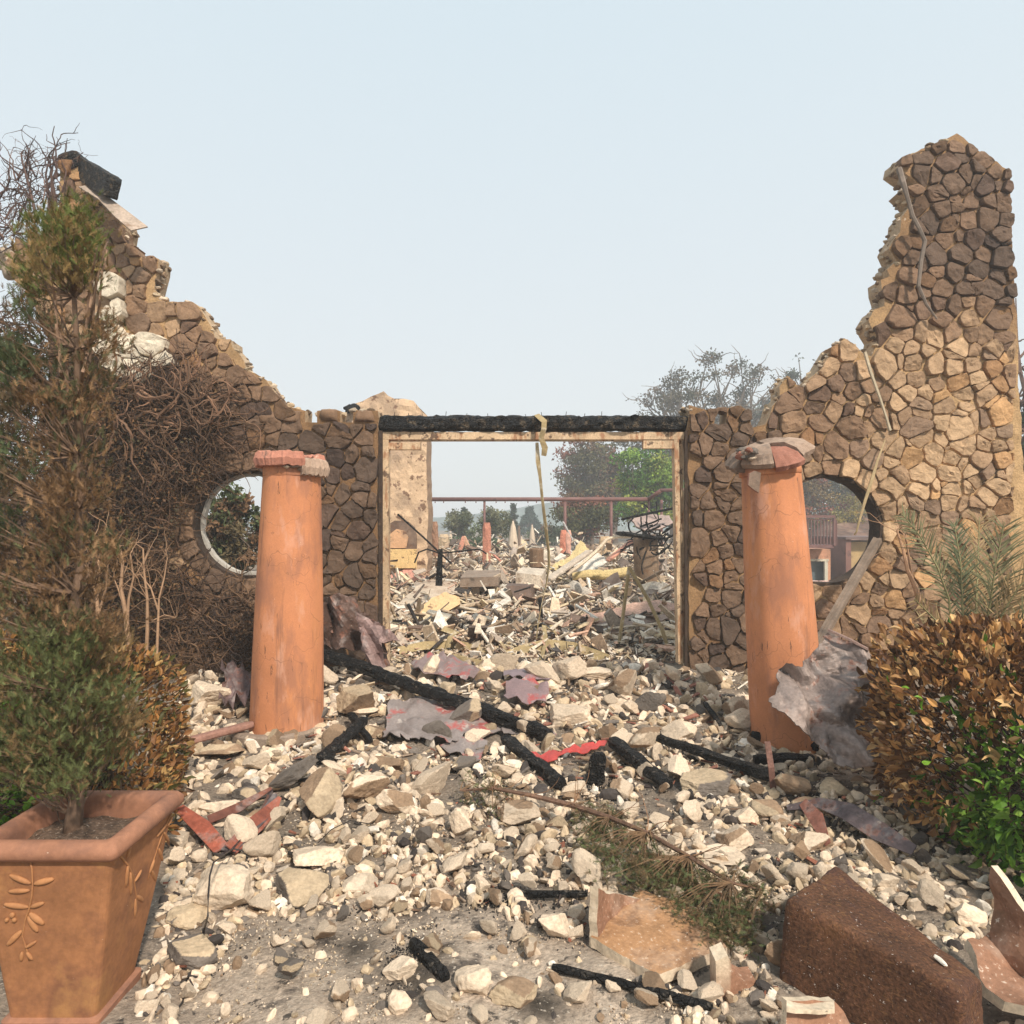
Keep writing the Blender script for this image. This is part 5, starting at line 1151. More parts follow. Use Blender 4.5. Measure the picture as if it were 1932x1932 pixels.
treelet('bare_shrub', 'pale bare shrub with thin spreading twigs left of the round window', 'dead shrub', [([(276, 1240, zz), (278, 1190, zz), (278, 1130, zz), (272, 1080, zz), (270, 1035, zz)], .017, .006), ([(296, 1235, zz), (298, 1180, zz), (300, 1130, zz), (310, 1090, zz), (316, 1050, zz)], .012, .004), ([(298, 1150, zz), (285, 1110, zz), (266, 1085, zz)], .009, .003), ([(290, 1170, zz), (310, 1160, zz), (332, 1165, zz)], .006, .003)], LT, extra=7, seed=4)
treelet('bare_shrub', 'pale forked dead shrub against the right wall beside the palm', 'dead shrub', [([(1744, 1205, 5.2), (1738, 1150, 5.2), (1728, 1110, 5.2), (1712, 1075, 5.2), (1705, 1040, 5.2), (1692, 1000, 5.2)], .026, .007), ([(1722, 1095, 5.2), (1718, 1070, 5.2), (1712, 1035, 5.2), (1708, 1010, 5.2)], .013, .005), ([(1744, 1180, 5.2), (1752, 1160, 5.2), (1748, 1150, 5.2)], .008, .004), ([(1712, 1035, 5.2), (1722, 1022, 5.2), (1735, 1005, 5.2)], .006, .003)], (.42, .25, .15), extra=4, seed=6)
# palm / cycad fronds at the right wall
pr = thing('scorched_palm', 'grey green feather palm with drying fronds in front of the right wall', 'palm', P(1830, 1230, 4.9)); r = random.Random(9)
def frond(pts, L0, col, z=4.9, n=46, droop=.1, up=0):
    mb = MB(); pp = [P(x, y, z - .02 * i + dz) for i, (x, y, dz) in enumerate(pts)]
    # smooth path
    sp = []
    for i in range(len(pp) - 1):
        for t in np.linspace(0, 1, 8, endpoint=False): sp.append(pp[i].lerp(pp[i + 1], t))
    sp.append(pp[-1]); tube(mb, sp, list(np.linspace(.010, .003, len(sp))), 5, (.30, .27, .13))
    for i in range(n):
        t = .12 + .88 * i / n; k = min(int(t * (len(sp) - 1)), len(sp) - 2); p = sp[k]; d = (sp[k + 1] - sp[k]).normalized(); L = L0 * (.45 + .9 * math.sin(math.pi * min(1, t * .92))) * r.uniform(.75, 1.1)
        for s in (-1, 1):
            side = d.cross(Vector((0, -1, 0))).normalized() * s; dd = (d * r.uniform(.5, .95) + side * r.uniform(.4, .8) + Vector((0, r.uniform(-.45, .25), r.uniform(-.1, .1)))).normalized()
            e = p + dd * L + Vector((0, 0, -droop * L)); m_ = p.lerp(e, .5) + Vector((0, 0, .03 * L)); w = dd.cross(Vector((r.uniform(-.3, .3), -1, r.uniform(-.3, .3)))).normalized() * .0045
            c = np.array(col) * r.uniform(.7, 1.3)
            mb.add([tuple(p - w), tuple(p + w), tuple(m_ + w), tuple(m_ - w), tuple(e)], [(0, 1, 2, 3), (3, 2, 4)], c)
    mb.build('frond', 'needle', pr)
GR = (.19, .185, .095); TNc = (.34, .24, .12); OL = (.14, .16, .085)
frond([(1800, 1215, 0), (1790, 1130, 0), (1768, 1070, 0), (1735, 1010, 0), (1700, 968, 0)], .16, GR)
frond([(1820, 1220, 0), (1815, 1130, 0), (1812, 1060, .05), (1800, 985, .1)], .17, OL)
frond([(1850, 1220, 0), (1868, 1140, -.1), (1878, 1070, -.15), (1895, 985, -.2)], .24, GR)
frond([(1860, 1220, 0), (1890, 1160, -.1), (1920, 1110, -.15), (1975, 1060, -.2)], .24, TNc)
frond([(1840, 1220, 0), (1842, 1130, .1), (1845, 1060, .2), (1848, 975, .3)], .20, TNc)
frond([(1870, 1220, 0), (1905, 1190, -.2), (1945, 1170, -.3), (1990, 1180, -.35)], .22, GR)
frond([(1800, 1220, 0), (1775, 1180, -.1), (1745, 1150, -.15), (1725, 1130, -.2)], .12, TNc, n=22)
frond([(1790, 1220, 0), (1768, 1190, 0), (1740, 1180, 0), (1720, 1195, 0)], .12, (.3, .24, .13), n=20)
frond([(1830, 1220, 0), (1832, 1150, .15), (1822, 1090, .3), (1790, 1040, .4)], .15, TNc)

# fallen juniper branch
fb = thing('fallen_branch', 'fallen juniper branch with dull green sprays across the rubble', 'branch', G(1180, 1600))
mb = MB(); path = [(868, 1500, .10), (930, 1510, .14), (1000, 1520, .13), (1080, 1545, .14), (1150, 1570, .14), (1220, 1610, .16), (1300, 1660, .16), (1380, 1710, .15), (1440, 1720, .14)]
bp = [G(x, y + 25) + Vector((0, 0, l_)) for x, y, l_ in path]; tube(mb, bp, [.004, .009, .013, .014, .013, .012, .010, .007, .003], 7, (.15, .085, .055), rough=.15)
sp_, sd_, sc_ = [], [], []; r = random.Random(21)
ZN = [([(870, 1492), (920, 1480), (960, 1500), (960, 1520), (900, 1525)], 14), ([(1085, 1540), (1150, 1530), (1230, 1590), (1290, 1640), (1270, 1690), (1180, 1690), (1120, 1650), (1078, 1590)], 75), ([(1230, 1640), (1300, 1640), (1400, 1690), (1436, 1730), (1420, 1780), (1360, 1800), (1290, 1740), (1235, 1700)], 75)]
for poly, n in ZN:
    for (x, y, z) in leafpoint_tree(poly, n, 0, 0, n, None):
        e = G(x, y + 22) + Vector((0, 0, r.uniform(.03, .14))); s = min(bp, key=lambda q: (q - e).length); s = s + (e - s) * .0
        tube(mb, [s, s.lerp(e, .5) + Vector((0, 0, .03)), e], [.004, .003, .0015], 3, (.18, .11, .06), cap=False)
        for _ in range(32):
            sp_.append(e + Vector((r.gauss(0, .030), r.gauss(0, .032), r.gauss(0, .02)))); sd_.append(Vector((r.gauss(.2, .6), r.gauss(-.5, .5), r.gauss(.25, .4)))); sc_.append(np.array(r.choice([(.085, .105, .038), (.11, .13, .05), (.15, .10, .05), (.17, .12, .06)])) * r.uniform(.7, 1.4))
for i in range(26):
    a = r.choice(bp[1:-1]); d = Vector((r.uniform(-.2, 1), r.uniform(-.8, .5), .2)).normalized(); b, _ = walk(r, a, d, 6, .035, .25); tube(mb, b, list(np.linspace(.003, .001, len(b))), 3, (.24, .13, .07), cap=False)
mb.build('stem', 'bark', fb); mb = MB(); sprays(mb, sp_, sd_, sc_, .022, .045); mb.build('foliage', 'needle', fb)

# ================================================================== BROKEN POT SHARDS AND ROOT BALL
OR = np.array((.38, .205, .10)); PB = np.array((.27, .14, .085)); CRM = np.array((.62, .50, .36))
sh = thing('broken_pot_corner', 'large open corner of a broken terracotta pot lying on its side', 'pot shard', G(1180, 1800))
def Z0(x, y, h):    # pixel ray at height h above the ground plane
    z = (CH - h) * F / (y - CY); return P(x, y, z)
def edge_plate(outer, h, thick, name, parent, step=.03, amp=.008, col=OR, ecol=CRM, bcol=PB, wob=.004):
    """outer: list of 3D points of a nearly planar polygon"""
    o = Vector(outer[0]); c = sum((Vector(p) for p in outer), Vector()) / len(outer); nrm = Vector()
    for i in range(len(outer)): nrm += (Vector(outer[i]) - c).cross(Vector(outer[(i + 1) % len(outer)]) - c)
    nrm.normalize(); u = (Vector(outer[1]) - o); u = (u - nrm * u.dot(nrm)).normalized(); v = nrm.cross(u)
    pts2 = [((Vector(p) - c).dot(u), (Vector(p) - c).dot(v)) for p in outer]; hs = [(Vector(p) - c).dot(nrm) for p in outer]
    def fm(a, b):
        w = [1 / (.0004 + (a - q_[0]) ** 2 + (b - q_[1]) ** 2) ** 2 for q_ in pts2]; hh = sum(x * y for x, y in zip(w, hs)) / sum(w)
        return c + u * a + v * b + nrm * (hh + amp * mnoise.noise(Vector((a * 12, b * 12, h))))
    mb = MB(); plate(mb, pts2, fm, -nrm * thick, step, col=col, ecol=ecol, bcol=bcol, wob=wob); return mb.build(name, 'shard', parent)
A0, A1, A2, A3, A4 = G(1114, 1790), G(1242, 1866), G(1372, 1812), G(1320, 1745), G(1205, 1700)
U = Vector((0, 0, 1))
edge_plate([A0 + U * .045, A1 + U * .045, A1.lerp(A2, .5) + U * .05, A2 + U * .05, A3 + U * .06, A4 + U * .05], 1, .04, 'base_slab', sh)
B0 = A0 + U * .045; B4 = A4 + U * .05; B5 = P(1228, 1692, B4.y + .02)
edge_plate([A0 + Vector((-.003, .015, -.0)), A4 + Vector((0, .03, 0)), P(1222, 1694, A4.y + .02), P(1190, 1690, A4.y - .06), P(1160, 1683, A4.y - .12), P(1135, 1682, A0.y + .14), P(1113, 1670, A0.y + .02)][::-1], 2, .035, 'side_wall', sh, amp=.004)
mb = MB(); V = []
fo = thing('pot_foot_shard', 'small curved boot shaped terracotta foot shard beside the root ball', 'pot shard', G(1370, 1882))
b0 = G(1368, 1885)
prof_ = [(-.035, .135), (.01, .145), (.02, .125), (.028, .10), (.045, .065), (.075, .045), (.115, .04), (.115, .028), (.07, .01), (.02, -.01), (-.03, -.005)]
for dy in (0, .075):
    for (a, h) in prof_: V.append((b0.x + a, b0.y + dy + a * .3, b0.z + h))
n = len(prof_); mb.add(V, [(i, (i + 1) % n, n + (i + 1) % n, n + i) for i in range(n)] + [tuple(range(n))[::-1], tuple(range(n, 2 * n))], np.array([CRM if (i % n) < 2 else PB * 1.1 for i in range(2 * n)])); mb.build('foot', 'shard', fo)
bs = thing('pot_rim_shard', 'upright terracotta shard with pale speckled broken edge at the bottom right', 'pot shard', Z0(1540, 1932, .02))
zb_ = 2.02
edge_plate([P(1484, 1888, zb_), P(1574, 1888, zb_ + .03), P(1592, 1908, zb_ + .03), P(1612, 1950, zb_), P(1616, 2010, zb_ - .02), P(1478, 2010, zb_ - .03)], 3, -.03, 'shard_body', bs, col=PB * 1.15, ecol=CRM, bcol=PB, amp=.003)
edge_plate([P(1484, 1886.5, zb_), P(1484, 1902, zb_ - .035), P(1500, 1905, zb_ - .04), P(1545, 1908, zb_ - .035), P(1575, 1902, zb_ - .01), P(1574, 1887, zb_ + .03), P(1530, 1892, zb_ + .02)], 3, .012, 'broken_edge', bs, col=CRM, ecol=CRM, bcol=CRM, amp=.006)
rb_ = thing('broken_pot', 'broken half of a glazed brown pot with jagged cream edges at the right edge', 'broken pot', Z0(1890, 1932, .0))
q1 = [P(1881, 1633, 2.42), P(1900, 1655, 2.38), P(1932, 1702, 2.32), P(1990, 1760, 2.25), P(1990, 1880, 2.2), P(1932, 1850, 2.30), P(1893, 1800, 2.36), P(1880, 1760, 2.40), P(1888, 1712, 2.42)]
edge_plate(q1, 5, .032, 'back_wall', rb_, amp=.006)
q2 = [P(1820, 1786, 2.36), P(1850, 1785, 2.40), P(1872, 1768, 2.43), P(1885, 1715, 2.47), P(1895, 1795, 2.40), P(1940, 1860, 2.30), P(1990, 1890, 2.2), P(1990, 1935, 2.06), P(1932, 1918, 2.12), P(1890, 1908, 2.16), P(1855, 1880, 2.22)]
edge_plate(q2, 6, .035, 'side_wall', rb_, amp=.006)
mb = MB(); lathe(mb, P(1915, 1866, 2.22) + Vector((0, -.0, -.01)), [(.022, 0), (.018, .012), (.010, .014), (.008, .006)], 14, OR * .7); mb.build('drain_knob', 'shard', rb_)
# root ball
D_, A_, B_, C_ = P(1480, 1693, 2.42), P(1577, 1630, 2.80), P(1856, 1846, 2.12), P(1812, 1868, 2.00)
bot = [Vector((D_.x - .035, D_.y - .02, -.02)), Vector((A_.x - .02, A_.y + .04, -.02)), Vector((B_.x + .02, B_.y + .02, -.02)), Vector((C_.x + .0, C_.y - .04, -.02))]
bm = bmesh.new(); vs = [bm.verts.new(p) for p in (D_, A_, B_, C_)] + [bm.verts.new(p) for p in bot]
for f in ((0, 1, 2, 3), (7, 6, 5, 4), (0, 4, 5, 1), (1, 5, 6, 2), (2, 6, 7, 3), (3, 7, 4, 0)): bm.faces.new([vs[i] for i in f])
bmesh.ops.recalc_face_normals(bm, faces=bm.faces); bmesh.ops.bevel(bm, geom=bm.edges[:], offset=.022, segments=4, profile=.5, affect='EDGES')
bmesh.ops.subdivide_edges(bm, edges=[e for e in bm.edges if e.calc_length() > .05], cuts=14, use_grid_fill=True)
bmesh.ops.triangulate(bm, faces=bm.faces[:])
bm.normal_update()
for v in bm.verts: v.co += v.normal * (.006 * mnoise.noise(v.co * 7) + .004 * mnoise.noise(v.co * 35))
v = np.array([x.co[:] for x in bm.verts]); f = np.array([[w.index for w in q.verts] for q in bm.faces]); bm.free()
ro = thing('root_ball', 'big brown rectangular root ball freed from its pot at the bottom right', 'root ball', (float(v[:, 0].mean()), float(v[:, 1].mean()), 0))
mb = MB(); mb.add(v, f); mb.build('soil_block', 'rootball', ro, smooth=True)
mb = MB(); v2, f2, i2 = rock_geo(31, 3, 9, (.012, .033, .006), .05); mb.add(v2 + np.array(D_.lerp(A_, .45).lerp(C_.lerp(B_, .45), .84) + Vector((0, 0, .012))), f2, WHITE); tag(mb.build('plaster_chip', 'grit'), 'small white plaster chip lying on top of the root ball', 'plaster chip')

# ================================================================== DEBRIS FIELD INSIDE THE RUIN
PD = [(.60, .50, .38), (.56, .45, .33), (.48, .37, .26), (.42, .31, .21), (.30, .21, .14), (.17, .11, .08), (.64, .58, .50), (.58, .52, .44), (.36, .29, .23), (.44, .27, .19), (.045, .038, .035), (.50, .40, .26), (.10, .075, .06)]
def interior(n, name, label, yr, L, lift, tilt, seed, pal=PD, relief_=.0):
    rs_ = np.random.RandomState(seed); ys = yr[0] * (yr[1] / yr[0]) ** rs_.uniform(0, 1, n); xs = (rs_.uniform(-.24, .31, n)) * ys + rs_.uniform(-.3, .3, n)
    z = gh(xs, ys) + np.abs(rs_.normal(0, lift, n)) * (ys / 12)
    pos = np.stack([xs, ys, z], 1); bv = np.array([(x, y, z) for x in (-.5, .5) for y in (-.5, .5) for z in (-.5, .5)]); bv[:, 0] *= np.where(bv[:, 1] > 0, .55, 1); bv[:, 2] += .25 * bv[:, 0] ** 2
    bf = np.array([(0, 1, 3, 2), (4, 6, 7, 5), (0, 4, 5, 1), (2, 3, 7, 6), (0, 2, 6, 4), (1, 5, 7, 3)])
    l_ = np.exp(rs_.uniform(math.log(L[0]), math.log(L[1]), n)); sc = np.stack([l_ * rs_.uniform(.10, .8, n) ** 1.3, l_, l_ * rs_.uniform(.03, .10, n) + .004], 1)
    c = np.array(pal)[rs_.randint(0, len(pal), n)] * rs_.uniform(.85, 1.3, (n, 1)); mb = MB(); scatter(mb, bv, bf, pos, sc, c, randrot(n, tilt))
    return tag(mb.build(name, 'debris'), label, 'debris', kind='stuff')
interior(16000, 'fine_debris', 'carpet of splinters, plaster flakes and tile crumbs covering the floor inside the ruin', (7.25, 24), (.03, .14), .06, .6, 1)
interior(2300, 'coarse_debris', 'jumble of broken boards, tiles and bent sheet pieces heaped inside the ruin', (7.6, 24), (.12, .36), .15, .65, 2)
rubble_mass('inner_rubble', 'small pale lumps of plaster among the debris inside the ruin', 1600, 5, 17, 2, (1085, 1262), pal=[CREAM, WHITE, TAN, TAN * .8, BROWN, GREY], xr=(735, 1282), meshes=12)
# heaps under the debris horizon
def I(x, y, z): return P(x, y, z)
def one(name, label, cat, m, fn, group=None, smooth=False):
    mb = MB(); fn(mb); return tag(mb.build(name, m, smooth=smooth), label, cat, group)
def pshape(outline, z, thick=.04, slope=0, amp=.03, col=(.5, .4, .3), step=7, ecol=None, fs=3, sx=0):
    return lambda mb: plate(mb, outline, lambda x, y: I(x, y, z + slope * (max(p[1] for p in outline) - y) + sx * (x - outline[0][0])) + Vector((0, amp * mnoise.noise(I(x, y, z) * fs), amp * .6 * mnoise.noise(I(x, y, z) * fs + Vector((5, 5, 5))))), (0, thick, -thick * .5), step, col=np.array(col), ecol=np.array(ecol if ecol is not None else col), wob=2)
one('plaster_vault_piece', 'big mottled plaster piece with a smooth tan broken face, inside left of the doorway', 'plaster chunk', 'stucco', pshape([(735, 1160), (770, 1120), (800, 1098), (830, 1091), (858, 1100), (863, 1118), (845, 1122), (815, 1130), (797, 1148), (794, 1162), (760, 1172), (735, 1175)], 9.4, .10, .022, .06, (.52, .42, .32), 6))
one('plaster_face_slab', 'smooth tan polygonal slab at the front of the big mottled plaster piece', 'plaster chunk', 'stucco', pshape([(793, 1162), (800, 1140), (814, 1128), (842, 1116), (866, 1126), (868, 1140), (850, 1150), (825, 1165), (812, 1170)], 9.25, .05, .006, .01, (.66, .45, .24), 7, (.3, .18, .1)))
one('salmon_sheet', 'folded salmon pink sheet among the debris behind the left jamb', 'sheet', 'debris', pshape([(728, 1102), (738, 1084), (768, 1070), (790, 1080), (806, 1090), (780, 1097), (772, 1106), (752, 1100)], 12.5, .03, .012, .05, (.50, .25, .19), 6))
one('salmon_sheet', 'long salmon and grey roof sheet inside near the right jamb', 'sheet', 'debris', pshape([(1098, 1160), (1140, 1152), (1200, 1136), (1240, 1130), (1275, 1140), (1276, 1152), (1215, 1154), (1160, 1168), (1108, 1172)], 9.0, .03, .012, .04, (.46, .29, .22), 7))
one('grey_board', 'grey board piece lying below the salmon roof sheet', 'board', 'debris', pshape([(1090, 1190), (1150, 1170), (1270, 1155), (1276, 1164), (1170, 1186), (1120, 1200)], 8.6, .03, .01, .03, (.30, .22, .18), 7))
def cabinet(mb):
    pts = [I(973, 1080, 11.6), I(985, 1070, 12.1), I(1030, 1073, 12.1), I(1022, 1086, 11.6)]
    lo = [p - Vector((0, 0, .22)) for p in pts]; hexa(mb, [tuple(p) for p in pts + lo], (.55, .46, .36))
one('burnt_cabinet', 'pale burnt out cabinet box tilted in the middle of the debris', 'cabinet', 'steel', cabinet)
def pan(mb):
    pts = [I(953, 1106, 10.8), I(958, 1100, 11.3), I(1008, 1102, 11.3), I(1000, 1104, 10.8)]; lo = [I(972, 1130, 10.7), I(975, 1128, 11.1), I(1010, 1128, 11.1), I(1005, 1144, 10.6)]; hexa(mb, [tuple(p) for p in pts + lo], (.13, .085, .065))
one('metal_tub', 'dark rusted metal tub tipped over below the pale cabinet box', 'metal tub', 'steel', pan)
def bin_(mb): lathe(mb, I(1012, 1071, 13.5), [(.12, 0), (.14, .02), (.145, .36), (.13, .38), (.12, .30)], 12, (.20, .12, .07))
one('metal_drum', 'small rusty square sided drum standing in the debris near the umbrellas', 'drum', 'steel', bin_)
def tank(mb): lathe(mb, I(1222, 1094, 12.4) - Vector((0, 0, .15)), [(.21, 0), (.22, .03), (.225, .82), (.21, .92), (.17, .96)], 28, (.23, .155, .10), lambda t, z: 1 + .03 * mnoise.noise(Vector((math.cos(t) * 2, math.sin(t) * 2, z * 4))), Matrix.Rotation(rad(-3), 3, 'Y'))
one('water_tank', 'rusty upright cylindrical tank under burnt junk near the right jamb', 'tank', 'steel', tank, smooth=True)
def roll(mb): 
    tube(mb, [I(1080, 1088, 12), I(1110, 1084, 12), I(1150, 1084, 12.1), I(1184, 1078, 12.2)], [.07, .09, .09, .08], 12, (.55, .42, .20), rough=.04)
one('yellow_duct', 'yellowish round duct lying across the debris right of centre', 'duct', 'debris', roll)
def junk(mb):
    r = random.Random(4)
    for _ in range(46):
        a = I(r.uniform(1200, 1276), r.uniform(978, 1040), 12.2 + r.uniform(-.4, .5)); d = Vector((r.gauss(0, 1), r.gauss(0, .4), r.gauss(0, .6))).normalized(); b, _ = walk(r, a, d, 7, .06, .3); tube(mb, b, r.uniform(.008, .02), 4, (.03, .025, .025), cap=False)
one('burnt_wires', 'tangle of burnt black wires and rods on top of the rusty tank', 'wires', 'char', junk)
one('burnt_board', 'long black burnt board sloping above the tank', 'burnt board', 'char', lambda mb: rough_beam(mb, I(1172, 980, 12), I(1274, 958, 12.2), .05, .045, rough=.1))
one('burnt_board', 'wide black burnt board lying flat on the tank', 'burnt board', 'char', lambda mb: rough_beam(mb, I(1168, 1006, 11.8), I(1245, 1016, 12.3), .25, .07, rough=.14))
one('metal_bowl', 'dented grey metal hood resting between the two burnt boards', 'metal hood', 'steel', pshape([(1185, 976), (1222, 972), (1262, 972), (1270, 985), (1245, 1000), (1222, 1004), (1200, 994)], 12.3, .05, .01, .08, (.36, .27, .24), 6))
one('salmon_plank', 'diagonal salmon painted plank leaning left of the rusty tank', 'plank', 'debris', lambda mb: rough_beam(mb, I(1146, 1058, 12.6), I(1196, 1018, 12.9), .16, .05, (.56, .27, .19), rough=.03))
def bent(pts, w, t, col, tw=0): return lambda mb: ribbon(mb, [I(*p) for p in pts], w, t, col, up=(0, -.7, .7), twist=tw)
one('bent_gutter', 'curved pale gutter arching over the debris right of centre', 'gutter', 'debris', lambda mb: tube(mb, [I(1070, 1085, 11.5), I(1100, 1062, 11.7), I(1125, 1040, 12), I(1145, 1018, 12.2), I(1158, 1013, 12.3), I(1200, 1013, 12.5)], [.03] * 6, 6, (.55, .44, .32)))
one('grey_beam', 'pale grey beam slanting up between the cabinet and the salmon plank', 'beam', 'debris', lambda mb: rough_beam(mb, I(1035, 1094, 11.0), I(1112, 1040, 12.3), .14, .07, (.46, .38, .30), rough=.05))
one('white_panel', 'crumpled white panel right of the pale grey beam', 'panel', 'debris', pshape([(1080, 1062), (1105, 1045), (1130, 1040), (1150, 1062), (1130, 1068), (1095, 1080)], 12.4, .03, .01, .12, (.62, .56, .48), 6))
one('tilted_panel', 'tilted yellowish panel sheet near the centre of the debris', 'panel', 'debris', pshape([(1075, 1050), (1095, 1020), (1112, 1036), (1100, 1052), (1060, 1075), (1030, 1072)], 13.0, .03, .01, .06, (.52, .40, .20), 6))
one('tall_rod', 'long thin black rod slanting over the debris behind the left jamb', 'rod', 'char', lambda mb: tube(mb, [I(750, 970, 9.5), I(800, 1015, 9.6), I(852, 1064, 9.8)], .014, 5, (.1, .1, .1)))
one('bent_rod', 'bent black rod arching behind the left jamb', 'rod', 'char', lambda mb: tube(mb, [I(782, 1062, 10.5), I(790, 1042, 10.5), I(806, 1036, 10.5), I(830, 1044, 10.6), I(870, 1040, 10.7), I(905, 1036, 10.8), I(918, 1045, 10.8)], .013, 5, (.1, .1, .1)))
one('charred_stake', 'short charred stake standing in the debris behind the left jamb', 'stake', 'char', lambda mb: tube(mb, [I(828, 1105, 10), I(831, 1036, 10)], [.05, .035], 6, (.1, .1, .1), rough=.2))
for (pts, lab) in (([(1165, 1236, 7.9), (1176, 1160, 7.95), (1187, 1071, 8.0)], 'left leg of the thin bent rod tripod inside the doorway'), ([(1187, 1070, 8.0), (1222, 1130, 7.9), (1250, 1190, 7.8), (1268, 1246, 7.7)], 'right leg of the thin bent rod pair inside the doorway')):
    one('thin_rod', lab.replace('leg of the', 'one of the').replace('tripod', 'pair'), 'rod', 'strap', lambda mb, pts=pts: tube(mb, [I(*p) for p in pts], [.022] * len(pts), 5, (.36, .28, .17)))
for (pts, w, col, lab) in (([(752, 1228, 7.5), (800, 1218, 7.6), (860, 1216, 7.7), (905, 1226, 7.7), (925, 1240, 7.6)], .10, (.17, .12, .08), 'dark bent gutter strip across the threshold, left end'),
        ([(930, 1246, 7.5), (985, 1228, 7.6), (1030, 1216, 7.7), (1080, 1222, 7.7), (1120, 1236, 7.5), (1146, 1246, 7.4)], .13, (.24, .18, .10), 'long olive brown gutter strip across the threshold, right of the strap'),
        ([(835, 1186, 7.9), (862, 1196, 7.8), (850, 1200, 7.7), (842, 1234, 7.5), (880, 1246, 7.3), (920, 1254, 7.2)], .07, (.42, .33, .18), 'yellowish twisted strip hooked over the left gutter strip'),
        ([(1040, 1180, 8.1), (1048, 1196, 7.9), (1026, 1180, 8.0), (1030, 1210, 7.7), (1020, 1246, 7.4)], .05, (.50, .40, .26), 'short yellow strip fallen at the foot of the hanging strap'),
        ([(880, 1326, 6.0), (900, 1345, 5.9), (890, 1378, 5.6)], .05, (.5, .4, .24), 'pale yellow peel lying over the long charred beam'),
        ([(905, 1354, 5.55), (908, 1380, 5.35), (895, 1395, 5.3), (884, 1385, 5.35)], .055, (.52, .42, .26), 'curled yellow strip on the red membrane below the charred beam')):
    one('bent_strip', lab, 'metal strip', 'strap', bent(pts, w, .008, col, .8))
one('wall_stub_panel', 'grey burnt counter top on stubs in the middle of the debris', 'counter', 'steel', lambda mb: (hexa(mb, [tuple(p) for p in (I(868, 1090, 11.2), I(880, 1076, 12), I(945, 1076, 12), I(940, 1088, 11.2), I(868, 1108, 11.2), I(880, 1092, 12), I(945, 1092, 12), I(940, 1106, 11.2))], (.26, .19, .14)),
    box(mb, tuple(I(878, 1122, 11.3)), (.09, .1, .3), (.5, .36, .24)), box(mb, tuple(I(898, 1122, 11.4)), (.12, .1, .34), (.48, .38, .28)), box(mb, tuple(I(925, 1118, 11.6)), (.14, .1, .34), (.16, .12, .1))))
# scattered larger individual boards
r = random.Random(31)
for k in range(34):
    y = r.choice([r.uniform(8, 12), r.uniform(12, 22)]); x = r.uniform(-.16, .23) * y; L = r.uniform(.35, 1.0); a = r.uniform(0, 6.28); mb = MB(); c = Vector((x, y, float(gh(x, y)) + r.uniform(.05, .22))); d = Vector((math.cos(a), math.sin(a) * .6, r.uniform(-.15, .3))).normalized()
    rough_beam(mb, c - d * L / 2, c + d * L / 2, r.uniform(.04, .13), r.uniform(.015, .05), np.array(r.choice(PD)) * .9, rough=.06)
    IM = [(965, 1030, 'the closed umbrellas'), (1222, 1055, 'the rusty tank'), (1000, 1085, 'the pale cabinet box'), (980, 1125, 'the dark metal tub'), (905, 1090, 'the burnt counter top'), (800, 1130, 'the mottled plaster piece'), (765, 1087, 'the folded salmon sheet'), (1130, 1084, 'the yellowish duct'), (1105, 1055, 'the crumpled white panel'), (1190, 1145, 'the long salmon roof sheet'), (1010, 1215, 'the foot of the hanging strap'), (850, 1215, 'the left gutter strip'), (1080, 1225, 'the olive gutter strip'), (1012, 1055, 'the rusty drum'), (870, 1035, 'the salmon plank pair'), (918, 1040, 'the tallest pillar stump'), (1062, 1035, 'the orange pillar stump'), (1187, 1160, 'the thin rod pair'), (830, 1070, 'the charred stake'), (1140, 1110, 'the A shaped rods'), (920, 1160, 'the centre of the floor debris')]
    bx, by = CX + c.x * F / c.y, CY + (CH - c.z) * F / c.y; mk = min(IM, key=lambda q: (q[0] - bx) ** 2 + 2 * (q[1] - by) ** 2); sd_ = 'left of' if bx < mk[0] - 12 else 'right of' if bx > mk[0] + 12 else 'in front of' if by > mk[1] else 'behind'
    tag(mb.build('broken_board', 'debris'), ('long ' if L > .7 else 'short ' if L < .5 else '') + 'scorched loose board just %s %s' % (sd_, mk[2]), 'board', 'loose boards inside the ruin')

r = random.Random(77)
for k in range(30):
    y = r.uniform(9.5, 19); x = r.uniform(-.15, .22) * y; z0_ = float(gh(x, y)); w_ = r.uniform(.15, .5); h_ = r.uniform(.15, .42); a = r.uniform(-.8, .8); lean = r.uniform(-.8, .8); mb = MB(); sd0 = r.random() * 40
    poly = [(r.uniform(-.5, -.35) * w_, 0), (r.uniform(.3, .5) * w_, 0), (r.uniform(.35, .6) * w_, r.uniform(.5, .9) * h_), (r.uniform(-.1, .2) * w_, h_), (r.uniform(-.6, -.3) * w_, r.uniform(.4, .8) * h_)]
    plate(mb, poly, lambda u, v: (x + u * math.cos(a) + lean * v, y + u * math.sin(a) + .5 * lean * v + .08 * mnoise.noise(Vector((u * 5, v * 5, sd0))), z0_ + .02 + v + .05 * mnoise.noise(Vector((u * 6, v * 6, sd0 + 9)))), (.005, .014, 0), .05, col=np.array(r.choice([(.56, .48, .38), (.44, .34, .25), (.24, .17, .12), (.60, .55, .48), (.50, .33, .25), (.12, .09, .075), (.40, .33, .28)])))
    bx, by = CX + x * F / y, CY + (CH - z0_ - h_ / 2) * F / y; mk = min(IM, key=lambda q: (q[0] - bx) ** 2 + 2 * (q[1] - by) ** 2); sd_ = 'left of' if bx < mk[0] - 12 else 'right of' if bx > mk[0] + 12 else 'in front of' if by > mk[1] else 'behind'
    tag(mb.build('scrap_sheet', 'steel' if r.random() < .4 else 'debris'), ('wide ' if w_ > .38 else 'narrow ' if w_ < .25 else '') + 'bent scrap sheet poking up just %s %s' % (sd_, mk[2]), 'scrap sheet', 'scrap sheets inside the ruin')

